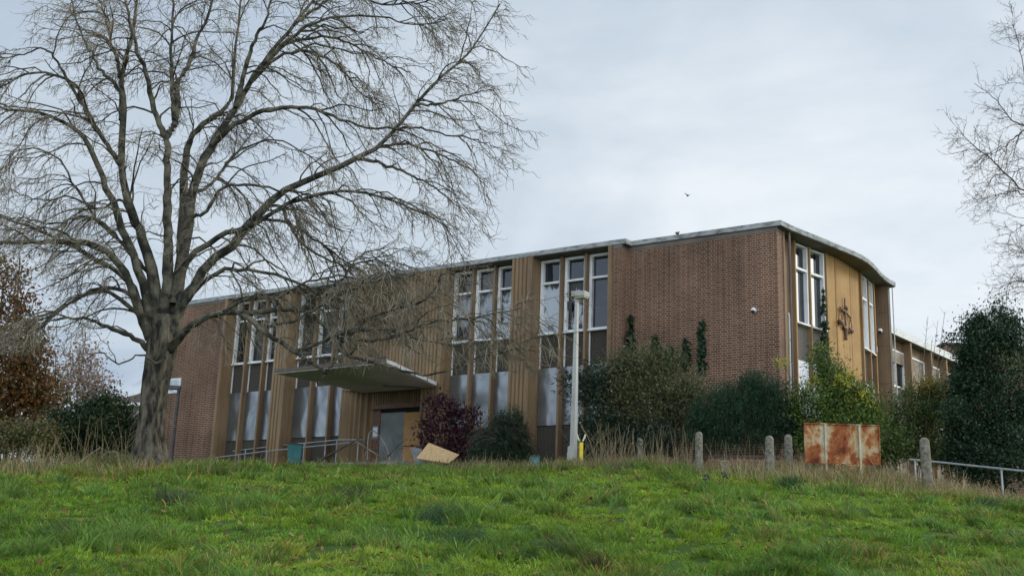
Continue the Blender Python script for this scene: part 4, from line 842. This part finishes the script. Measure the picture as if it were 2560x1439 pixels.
def cl(x, y):
    m = len(x); t = vnoise(x*.55, y*.55+40, 8)[:, None]; t2 = vnoise(x*2.2+7, y*2.2, 0)[:, None]; tu = tuss(x, y)[:, None]; dr = dryness(x, y)[:, None]
    c = mixc(np.array([.085,.195,.028]), np.array([.165,.285,.038]), np.clip(.15+.9*t+.35*(t2-.5), 0, 1)); c = mixc(c, np.array([.085,.180,.060]), tu*.75)
    r_ = rng.random((m, 1)); p_dry = .035+.55*np.clip(dr, 0, 1)+.20*np.clip((vnoise(x*.9+3, y*.9+60, 2)[:, None]-.62)*5, 0, 1)
    c = np.where(r_ < p_dry, mixc(np.array([.30,.235,.12]), np.array([.20,.17,.075]), rng.random((m, 1))), c)
    return c*np.array([1.50,1.32,.88])*(.62+.76*rng.random((m, 1)))
def scatter(n_, y0, y1, pw=1.):
    y = y0+(y1-y0)*rng.random(n_)**pw; x = (rng.random(n_)*2-1)*(.485*y+1.2); return x, y
# the sward is made of many small tufts, their blades falling outwards
nt_ = 13000; tx_, ty_ = scatter(nt_, 9.0, 33.5, 1.1); per_ = 46
tr_ = (.05+.13*rng.random(nt_)**1.5)*np.clip(ty_/16, .8, 1.5); thh = .65+.8*rng.random(nt_)**2; tcol = .72+.56*rng.random(nt_); tyel = rng.random(nt_)
pid = np.repeat(np.arange(nt_), per_); an = rng.random(len(pid))*2*math.pi; rad = np.sqrt(rng.random(len(pid)))
x = tx_[pid]+np.cos(an)*rad*tr_[pid]; y = ty_[pid]+np.sin(an)*rad*tr_[pid]
fl_ = 2*math.pi*vnoise(x*.5+5, y*.5, 4)*1.3
vx = np.cos(an)*(.3+rad)+.55*np.cos(fl_)+rng.normal(size=len(an))*.45; vy = np.sin(an)*(.3+rad)+.55*np.sin(fl_)+rng.normal(size=len(an))*.45
def hl2(x, y): return (.048+.125*tuss(x, y)+.03*vnoise(x*2.5, y*2.5, 7)+.07*np.clip(dryness(x, y), 0, 1))*thh[pid]
def cl2(x, y):
    c = cl(x, y)*tcol[pid][:, None]; t = np.clip((tyel[pid][:, None]-.55)*1.6, 0, 1); return c*(1-t)+c*np.array([1.22, 1.05, .9])*t
blades(0, y, x, hl2, cl2, .0095, 'meadow_grass', ang=np.arctan2(vy, vx), lean0=.35)
# long bleached grass along the crest
def cdry(x, y):
    m = len(x); t = rng.random((m, 1)); c = mixc(np.array([.40,.31,.17]), np.array([.24,.185,.09]), t); gmask = rng.random((m, 1)) < .18
    return np.where(gmask, np.array([.10,.15,.035]), c)*(.7+.6*rng.random((m, 1)))
x, y = scatter(300000, 20, 34.0, .8); pd = np.clip(dryness(x, y)-.12, 0, 1)*(vnoise(x*2.2, y*2.2, 6) > .36); ks = rng.random(len(x)) < pd*.5; x, y = x[ks], y[ks]
blades(0, y, x, lambda x, y: .22+.22*vnoise(x*1.3, y*1.3, 2)+.20*np.exp(-(((x-8.6)/2.2)**2+((y-28.8)/1.8)**2)), cdry, .0060, 'dry_grass', arch=.8)
# scruffy edge right along the skyline
x = (rng.random(5500)*2-1)*14.5; y = 28.2+4.2*rng.random(5500); ks = (vnoise(x*1.6, x*0+9., 4) > .52) & (x > -6); x, y = x[ks], y[ks]
blades(0, y, x, lambda x, y: .16+.34*vnoise(x*2.1, y*.6, 5)**2, cdry, .006, 'rough_grass', arch=.7)
def clump(px, Yd, n_, h_, sp__, cols_, label, wid=.007, name='grass_tuft', group='rank grass tufts on the bank'):
    p_ = at(px, 1300, Yd); cx_, cy_ = p_[0], Yd; x = cx_+rng.normal(size=n_)*sp__; y = cy_+rng.normal(size=n_)*sp__
    o_ = blades(0, y, x, lambda a, b: h_+0*a, lambda a, b: np.array(cols_)[rng.integers(0, len(cols_), len(a))]*(.7+.6*rng.random((len(a), 1))), wid, name, None, 1.1, .35)
    if 'kind' in o_: del o_['kind']
    tag(o_, label, 'grass tuft', group)
BL = [(.045,.10,.04),(.07,.14,.05),(.10,.17,.07)]; DB = [(.10,.065,.03),(.14,.10,.045),(.06,.05,.02),(.07,.11,.03)]
clump(1508, 12.2, 260, .24, .07, DB, 'brown dead tussock at the bottom edge of the photo', .008)
clump(2460, 22.5, 300, .24, .12, BL, 'dark blue-green tussock near the handrail post')
clump(1980, 23.5, 300, .26, .14, BL, 'blue-green tussock between the sign and the front bollard')
clump(1100, 16.0, 360, .24, .2, BL, 'wide blue-green tussock in the middle of the bank')
clump(1160, 14.4, 360, .22, .2, BL, 'blue-green tussock just below the middle of the bank')
clump(870, 19.0, 260, .26, .15, BL+DB, 'darker mixed tussock below the handrails')
clump(430, 17.5, 280, .26, .15, BL+DB, 'mixed tussock below the big tree')
clump(180, 13.6, 320, .20, .12, BL, 'dark tussock low at the left')
clump(1420, 13.6, 320, .22, .16, [(.07,.14,.05),(.14,.15,.05)], 'pale-tipped tussock left of the brown dead one')
clump(275, 25.5, 420, .42, .22, [(.12,.15,.04),(.26,.21,.10),(.09,.13,.03)], 'tall yellowing tuft beside the laurel', .007)
clump(1545, 25.5, 300, .28, .16, [(.16,.14,.06),(.07,.13,.03),(.22,.17,.09)], 'straw-tipped tuft below the short bollard')
# tall dead stems
def stalks(px0, px1, Yd0, Yd1, n_, h0, h1, label, lean=.25, r_=.006, mt='straw', name='dead_stems'):
    P = []; p0 = at((px0+px1)/2, 1150, (Yd0+Yd1)/2); e_o = np.array([p0[0], p0[1], g(p0[0], p0[1])])
    for k in range(n_):
        Yd = random.uniform(Yd0, Yd1); px = random.uniform(px0, px1); b = at(px, 1150, Yd); b[2] = g(b[0], b[1])-.03; h = random.uniform(h0, h1); a = random.uniform(0, 6.28); l = lean*h*random.random()
        P.append(crom([b, b+np.array([math.cos(a)*l*.3, math.sin(a)*l*.3, h*.5]), b+np.array([math.cos(a)*l, math.sin(a)*l, h])], 6))
    P = np.array(P); v, q = batch_tubes(P-e_o, np.full(P.shape[:2], r_)*np.linspace(1, .4, 6), 3); o_ = npmesh(name, v, q, M[mt]); o_.location = e_o
    tag(o_, label, 'dead stems', 'dead stems standing on the crest', 'stuff'); return o_
stalks(1490, 1730, 30, 31.5, 130, .5, 1.25, 'pale dead stems before the olive shrub', .45)
stalks(1440, 1530, 31, 32, 40, .6, 1.5, 'leaning dead stems right of the yellow marker post', .9)
stalks(1760, 2010, 28.5, 30.5, 60, .4, 1.0, 'sparse dead stems before the dark conifer shrub', .5)
stalks(1700, 1790, 32.4, 33.2, 60, 1.2, 2.9, 'tall tangled brown stems between olive shrub and dark conifer', .35, .008, 'darktwig')
stalks(1960, 2060, 32, 32.8, 50, 1.2, 2.6, 'thin brown stems below the downpipe corner', .35, .008, 'darktwig')
stalks(150, 330, 27.5, 29, 46, .5, 1.3, 'thin dead stems left of the tree trunk', .5)
stalks(900, 1340, 31, 33, 55, .3, .75, 'dead stems along the skyline below the entrance', .6)
stalks(2200, 2420, 25.5, 28, 70, .4, .9, 'dead stems around the rightmost bollard', .6)
stalks(0, 140, 26.5, 28, 60, .4, .9, 'dead stems below the russet tree', .5)

# ---------------------------------------------------------------- street furniture
def bollard(px, py_top, Yd, label, rpx, tilt=0., r0=.115):
    t = at(px, py_top, Yd); zb = g(t[0], Yd)-.25; h = t[2]-zb; r = rpx*Yd/F
    prof = [(r*1.12, 0), (r*1.08, h*.3), (r*1.0, h*.75), (r*.97, h-r*1.0), (r*.93, h-r*.72), (r*.80, h-r*.42), (r*.55, h-r*.16), (r*.25, h-r*.03), (.005, h)]
    mb = MB(); mb.lathe((0,0,0), prof, 20); o_ = mb.build('concrete_bollard', M['bollard'], loc=(t[0], Yd, zb)); o_.rotation_euler = (0, tilt, random.random()*.1)
    tag(o_, label, 'bollard', 'round-topped concrete bollards along the crest')
bollard(1747, 1078, 28, 'tall slim concrete bollard in front of the dark conifer', 9.6)
bollard(1923, 1088, 27.2, 'lichen-spotted concrete bollard standing lowest, left of the rusty sign', 11)
bollard(1970, 1085, 28.6, 'concrete bollard just behind the lichen-spotted one, nearest the sign', 10.)
bollard(1600, 1093, 32, 'short concrete bollard half hidden in pale dead stems', 8.5)
bollard(2315, 1093, 26., 'large concrete bollard at the end of the galvanised handrail', 12.5, -.03)
# small square marker
t = at(1810, 1152, 27.2); o_ = MB().box(-.095,.095,-.06,.06,-.4,.0).build('stone_marker', M['bollard'], loc=(t[0], t[1], t[2]), bevel=.01); tag(o_, 'low square grey marker block between two bollards', 'marker')
# rusty sign
a = at(2010, 1062, 27); b = at(2198, 1168, 27); a2 = at(2196, 1064, 27); sx = (a2[0]-a[0]); hgt = a[2]-b[2]
SG = empty('rusty_sign', ((a[0]+a2[0])/2, 27.0, g((a[0]+a2[0])/2, 27)), -.02, 'rusted blank sign board on two posts, seen from behind', 'sign'); so_ = np.array(SG.location)
zb_ = (a[2]+a2[2])/2-so_[2]-hgt+.03; zt_ = zb_+hgt; hx = sx/2
MB().box(-hx, hx, .0, .012, zb_, zt_).build('panel', M['rust'], SG)
mb = MB(); e = .022; mb.box(-hx-.004, -hx+.012, -.045, -.001, zb_, zt_); mb.box(hx-.012, hx+.004, -.045, -.001, zb_, zt_); mb.box(-hx+.013, hx-.013, -.045, -.001, zt_-.014, zt_+.006); mb.box(-hx+.013, hx-.013, -.02, -.001, zb_-.004, zb_+.012)
mb.build('rim', M['rust'], SG)
for xx in (2062, 2147):
    px_ = (xx-2103)/188*sx; mb = MB(); mb.box(px_-.026, px_+.026, -.07, -.048, -.3, zt_-.02); mb.box(px_-.026, px_-.014, -.046, -.002, zb_, zt_-.02); mb.build('post', M['rust'], SG, origin=(0,0,0))
# lamp post
tp = at(1437, 742, 31.6); bs = at(1433, 1155, 31.6); zg = g(bs[0], 31.6)
LPo = empty('lamp_post', (bs[0], 31.6, zg), -.62, 'tall grey square lamp post in front of the boarded windows', 'street lamp')
hL = tp[2]-zg; dx = (tp[0]-bs[0])
mb = MB(); mb.hull8([(-.085,-.085,-.3),(.085,-.085,-.3),(.085,.085,-.3),(-.085,.085,-.3)], [(-.042,-.042,hL),(.042,-.042,hL),(.042,.042,hL),(-.042,.042,hL)]); mb.build('column', M['lamp'], LPo, bevel=.006)
mb = MB(); mb.hull8([(-.15,-.11,-.3),(.07,-.11,-.3),(.07,.11,-.3),(-.15,.11,-.3)], [(-.13,-.095,.66),(.06,-.095,.66),(.06,.095,.66),(-.13,.095,.66)]); mb.build('base_box', M['lamp'], LPo, bevel=.01)
B(-.128, .03, -.118, -.1, .1, .5).build('access_door', M['lamp'], LPo)
mb = MB(); mb.hull8([(-.10,-.14,hL+.0),(.32,-.14,hL-.03),(.32,.14,hL-.03),(-.10,.14,hL+.0)], [(-.11,-.15,hL+.15),(.34,-.15,hL+.12),(.34,.15,hL+.12),(-.11,.15,hL+.15)]); hd_ = mb.build('lamp_head', M['lamp'], LPo, bevel=.01)
MB().box(.0,.30,-.11,.11,hL-.055,hL-.032).build('lamp_lens', M['paleyellow'], hd_)
MB().box(-.135,-.112,-.12,.12,hL+.01,hL+.14).build('end_cap', M['darkmetal'], hd_)
# small lamp by the far left wall
tp = at(447, 972, 46.5); bs = at(431, 1150, 46.5); zg2 = g(bs[0], 46.5)
L2 = empty('lamp_post', (tp[0], 46.5, zg2), .0, 'thin dark lamp post in front of the white wall notice', 'street lamp'); h2 = tp[2]-zg2
MB().tube([(0,0,-.2),(0,0,h2)], [.075,.06], 10).build('column', M['darkmetal'], L2)
MB().hull8([(-.42,-.12,h2-.02),(.08,-.12,h2-.02),(.08,.12,h2-.02),(-.42,.12,h2-.02)], [(-.38,-.1,h2+.13),(.07,-.1,h2+.13),(.07,.1,h2+.13),(-.38,.1,h2+.13)]).build('lamp_head', M['darkmetal'], L2, bevel=.01)
# yellow marker post with two prongs
tp = at(1452.5, 1105, 31.2); zg3 = g(tp[0], 31.2); YM = empty('marker_post', (tp[0], 31.2, zg3), .3, 'yellow marker post with two pale prongs beside the lamp post', 'marker post'); h3 = tp[2]-zg3
MB().box(-.05,.05,-.05,.05,-.2,h3).build('post', M['yellow'], YM, bevel=.008)
MB().box(-.055,.055,-.055,.055,h3+.001,h3+.03).build('cap', M['dark'], YM)
for s_ in (-1, 1): MB().tube([(s_*.045,0,h3+.03),(s_*.09,0,h3+.12),(s_*.125,0,h3+.22)], [.02,.024,.022], 8).build('prong', M['paleyellow'], YM)
# handrails
def rail(name, pts, posts, label, mt, r_=.022, cat='handrail', low=None, group=None):
    P = [at(*p_) for p_ in pts]; o_ = P[0].copy(); o_[2] = g(o_[0], o_[1]); e_ = empty(name, tuple(o_), 0, label, cat, group)
    mb = MB(); mb.tube([p_-o_ for p_ in P], r_, 8); mb.build('rail', M[mt], e_)
    if low is not None: mb = MB(); mb.tube([at(*p_)-o_ for p_ in low], r_*.9, 8); mb.build('lower_rail', M[mt], e_)
    xs_ = np.array([p_[0] for p_ in P]); 
    for px in posts:
        # the rail point above that pixel column
        for k in range(len(pts)-1):
            if min(pts[k][0], pts[k+1][0]) <= px <= max(pts[k][0], pts[k+1][0]):
                t = (px-pts[k][0])/(pts[k+1][0]-pts[k][0]); c = P[k]*(1-t)+P[k+1]*t; break
        gz_ = g(c[0], c[1])-.15
        MB().tube([np.array([c[0], c[1], gz_])-o_, c-o_], r_*.95, 8).build('post', M[mt], e_)
    return e_
rail('handrail', [(400,1146,49.5),(545,1131,47.),(690,1114,44.6),(845,1099,42.2),(912,1098,41.4)], [478,545,616,689,763,843], 'upper grey ramp handrail leading to the entrance', 'galv', .024)
rail('handrail', [(425,1153,48.),(531,1144,46.3),(668,1127,44.),(814,1112,41.8),(896,1104,40.7)], [531,599,668,740,814,896], 'lower grey ramp handrail, nearer the grass', 'galv', .024)
rail('handrail', [(2275,1148,28.5),(2360,1156,27.8),(2503,1171,26.4),(2600,1181,25.6),(2760,1198,24.6)], [2287,2503,2720], 'galvanised handrail sloping down at the right edge', 'galv', .026)
rail('handrail', [(2190,1074,35.),(2280,1112,33.6)], [2215,2268], 'upper white step rail behind the rusty sign', 'whiterail', .026)
rail('handrail', [(2205,1096,34.6),(2255,1119,33.8),(2263,1126,33.7)], [2222], 'lower white step rail behind the rusty sign', 'whiterail', .026)
# low brick wall in front of the yew
a = at(1770, 1137, 30.); b = at(1990, 1137, 29.4); e_ = empty('garden_wall', (a[0], a[1], 0), math.atan2(b[1]-a[1], b[0]-a[0]), 'low brick garden wall under the dark conifer shrub', 'wall'); ln = math.hypot(b[0]-a[0], b[1]-a[1]); zt_ = a[2]-.06
MB().box(0, ln, 0, .22, 1.9, zt_).build('brickwork', brick_mat('pinkish_brick', 1.5, (.36,.30,.26)), e_); MB().box(-.02, ln+.02, -.03, .25, zt_+.001, zt_+.06).build('coping', M['tile'], e_)
# litter by the entrance
def slab(name, quad, th, mt, label, cat):
    P = [at(*q_) for q_ in quad]; n_ = unit(np.cross(P[1]-P[0], P[3]-P[0])); mb = MB(); mb.hull8([p_ for p_ in P], [p_+n_*th for p_ in P]); o_ = mb.build(name, M[mt], origin=tuple(np.mean(P, axis=0))); tag(o_, label, cat); return o_
slab('chipboard_sheet', [(1041,1146,35.2),(1122,1158,34.7),(1148,1137,35.2),(1072,1107,36.0)], .02, 'osbnew', 'pale chipboard sheet dumped under the purple tree', 'board')
slab('metal_sheet', [(1040,1160,35.6),(1062,1158,35.3),(1054,1121,36.1),(1026,1119,36.3)], .01, 'doorgrey', 'bent grey sheet leaning left of the pale chipboard', 'sheet')
def bin_(px, py0, py1, wpx, Yd, name, label, cat):
    t = at(px, py0, Yd); b = at(px, py1, Yd); w0 = wpx/2*Yd/F; e_ = empty(name, (t[0], Yd, b[2]), .15, label, cat); h_ = t[2]-b[2]
    mb = MB(); mb.hull8([(-w0*.82,-w0*.7,-.3),(w0*.82,-w0*.7,-.3),(w0*.82,w0*.7,-.3),(-w0*.82,w0*.7,-.3)], [(-w0,-w0*.8,h_),(w0,-w0*.8,h_),(w0,w0*.8,h_),(-w0,w0*.8,h_)]); mb.build('body', M['teal'], e_, bevel=.01)
    MB().box(-w0*1.06, w0*1.06, -w0*.87, w0*.87, h_+.001, h_+.04).build('rim', M['darkmetal'], e_)
bin_(738, 1112, 1146, 36, 41.0, 'plastic_crate', 'teal plastic crate standing behind the lower handrail', 'crate')
bin_(1337, 1142, 1162, 22, 31.5, 'plastic_tub', 'small teal tub in dry grass beside the arching conifer', 'tub')
def stick(pts, r_, label, mt='darktwig'):
    P = crom([at(*p_) for p_ in pts], 14); o_ = P.mean(0); v, q = batch_tubes((P-o_)[None], np.linspace(r_, r_*.4, 14)[None], 6); R0 = np.linspace(r_, r_*.4, 14)[None]
    A_, RA_ = spawn(P[None], R0, 3, .2, .7, 5, .015, .006, o_, .2, .8, .1, .2, .1, .1); vv, qq = merge([(v, q), batch_tubes(A_-o_, RA_, 4)])
    m_ = npmesh('fallen_branch', vv, qq, M[mt]); m_.location = o_; tag(m_, label, 'branch', 'fallen branches before the entrance')
stick([(795,1152,38),(850,1122,39),(905,1092,40)], .05, 'dark fallen branch propped across the handrail end')
stick([(890,1102,39.5),(925,1125,38.5),(960,1145,38)], .035, 'pale broken branch beside the handrail end', 'twig')
stick([(968,1142,37.5),(990,1118,38),(1016,1096,38.6)], .03, 'thin branch leaning towards the chipboard door')
stick([(300,1150,25.6),(290,1130,25.8),(262,1133,26),(245,1160,25.6)], .03, 'curled pale branch in the grass left of the trunk', 'twig')
stick([(170,1180,25.5),(215,1142,26),(250,1118,26.2)], .02, 'straight pale branch leaning in the grass left of the trunk', 'twig')
P = crom([at(*p_) for p_ in ((918,1150,40.5),(922,1085,40.6),(940,1080,40.5),(965,1115,40.4),(975,1150,40.3))], 20); o0 = P.mean(0); mb = MB(); mb.tube([p_-o0 for p_ in P], .018, 6); o_ = mb.build('bent_pipe', M['galv'], loc=tuple(o0)); tag(o_, 'bent grey pipe hooped in front of the door', 'pipe')
# dock weeds with dark seed heads
for (px, yt, yb, Yd, lab) in ((1812,1186,1250,19.5,'dark seed-headed dock stalk, the straight one below the marker block'), (1767,1190,1236,19.7,'dark seed-headed dock stalk, the crooked one left of its neighbour')):
    t = at(px, yt, Yd); zb_ = g(t[0]-.03, Yd); e_ = empty('dock_weed', (t[0]-.03, Yd, zb_), 0, lab, 'weed'); h_ = t[2]-zb_
    MB().tube([(0,0,-.02),(.02,0,h_*.5),(.0,0,h_*.8),(.03,0,h_)], [.007,.006,.005,.004], 5).build('stem', M['darktwig'], e_)
    hd = MB()
    for k in range(9): hd.ball((.03+random.uniform(-.05,.05), random.uniform(-.02,.02), h_+random.uniform(-.05,.04)), random.uniform(.014,.026), 4)
    hd.build('seed_head', M['darkmetal'], e_)
    MB().tube([(.0,0,h_*.6),(-.06,0,h_*.8),(-.10,0,h_*.88)], [.004,.003,.003], 4).build('side_stem', M['darktwig'], e_)
# birds
def bird_fly(px, py, Yd, label):
    p_ = at(px, py, Yd); s_ = Yd/F*11*2
    mb = MB(); mb.ball((0,0,0), .055, 6, (.8,2.1,.8)); mb.ball((0,.12,.01), .032, 6); mb.add([(-.03,-.10,.0),(.03,-.10,0),(.05,-.2,-.01),(-.05,-.2,-.01)], [(0,1,2,3),(3,2,1,0)])
    for sgn in (-1, 1):
        A_ = [(sgn*.03,.05,.02),(sgn*.14,.06,.08),(sgn*.27,.0,.14),(sgn*.15,-.05,.075),(sgn*.03,-.05,.02)]
        n0 = [(x_,y_,z_+.008) for x_, y_, z_ in A_]; mb.add(A_+n0, [(0,1,2,3,4),(9,8,7,6,5)]+[(i,(i+1) % 5,5+(i+1) % 5,5+i) for i in range(5)])
    o_ = mb.build('bird', M['dark'], loc=tuple(p_), rz=.4); o_.scale = (s_/.54,)*3; tag(o_, label, 'bird')
bird_fly(1720, 489, 60, 'dark bird in flight above the long brick wall')
Yr = wallY(1693, .60); p_ = at(1693, 588, Yr); zt_ = ZS+.155
r_ = ray(1693, 586); Yr = zt_/r_[2]*r_[1]; bx_, by_ = r_[0]/r_[1]*(Yr+.12), Yr+.12
mb = MB(); mb.ball((0,0,.075), .05, 6, (1.5,.8,.85)); mb.ball((.065,0,.125), .026, 5); mb.add([(-.05,-.02,.06),(-.05,.02,.06),(-.13,.015,.035),(-.13,-.015,.035)], [(0,1,2,3),(3,2,1,0)]); mb.tube([(.0,.015,0),(.0,.012,.05)], .005, 4); mb.tube([(.0,-.015,0),(.0,-.012,.05)], .005, 4)
o_ = mb.build('bird', M['dark'], loc=(bx_, by_, zt_+.003), rz=.5); tag(o_, 'small dark bird perched on the roof edge', 'bird')

# scattered brown leaves in the sward
nl = 2600; x, y = scatter(nl, 9.5, 30); nb_ = 700; px_ = off[0]+rng.normal(size=nb_)*4.5; py_ = 25-abs(rng.normal(size=nb_))*4.; x = np.concatenate([x, px_]); y = np.concatenate([y, py_]); m = len(x)
C = np.stack([x, y, G(x, y)+.05+.05*rng.random(m)], 1); a = unit(rng.normal(size=(m, 3))*np.array([1,1,.35])); b = unit(np.cross(a, unit(rng.normal(size=(m, 3))*.35+np.array([0,0,1.])))); sz = (.025+.03*rng.random((m, 1)))
V_ = np.stack([C-a*sz, C+b*sz*.6, C+a*sz, C-b*sz*.6], 1); cc = np.array([(.16,.075,.03),(.24,.15,.05),(.10,.055,.025),(.30,.22,.07)])[rng.integers(0, 4, m)]
o_ = npmesh('fallen_leaves', V_, np.arange(m*4).reshape(m, 4), M['grass'], None, np.repeat(cc, 4, axis=0)); tag(o_, kind='stuff')
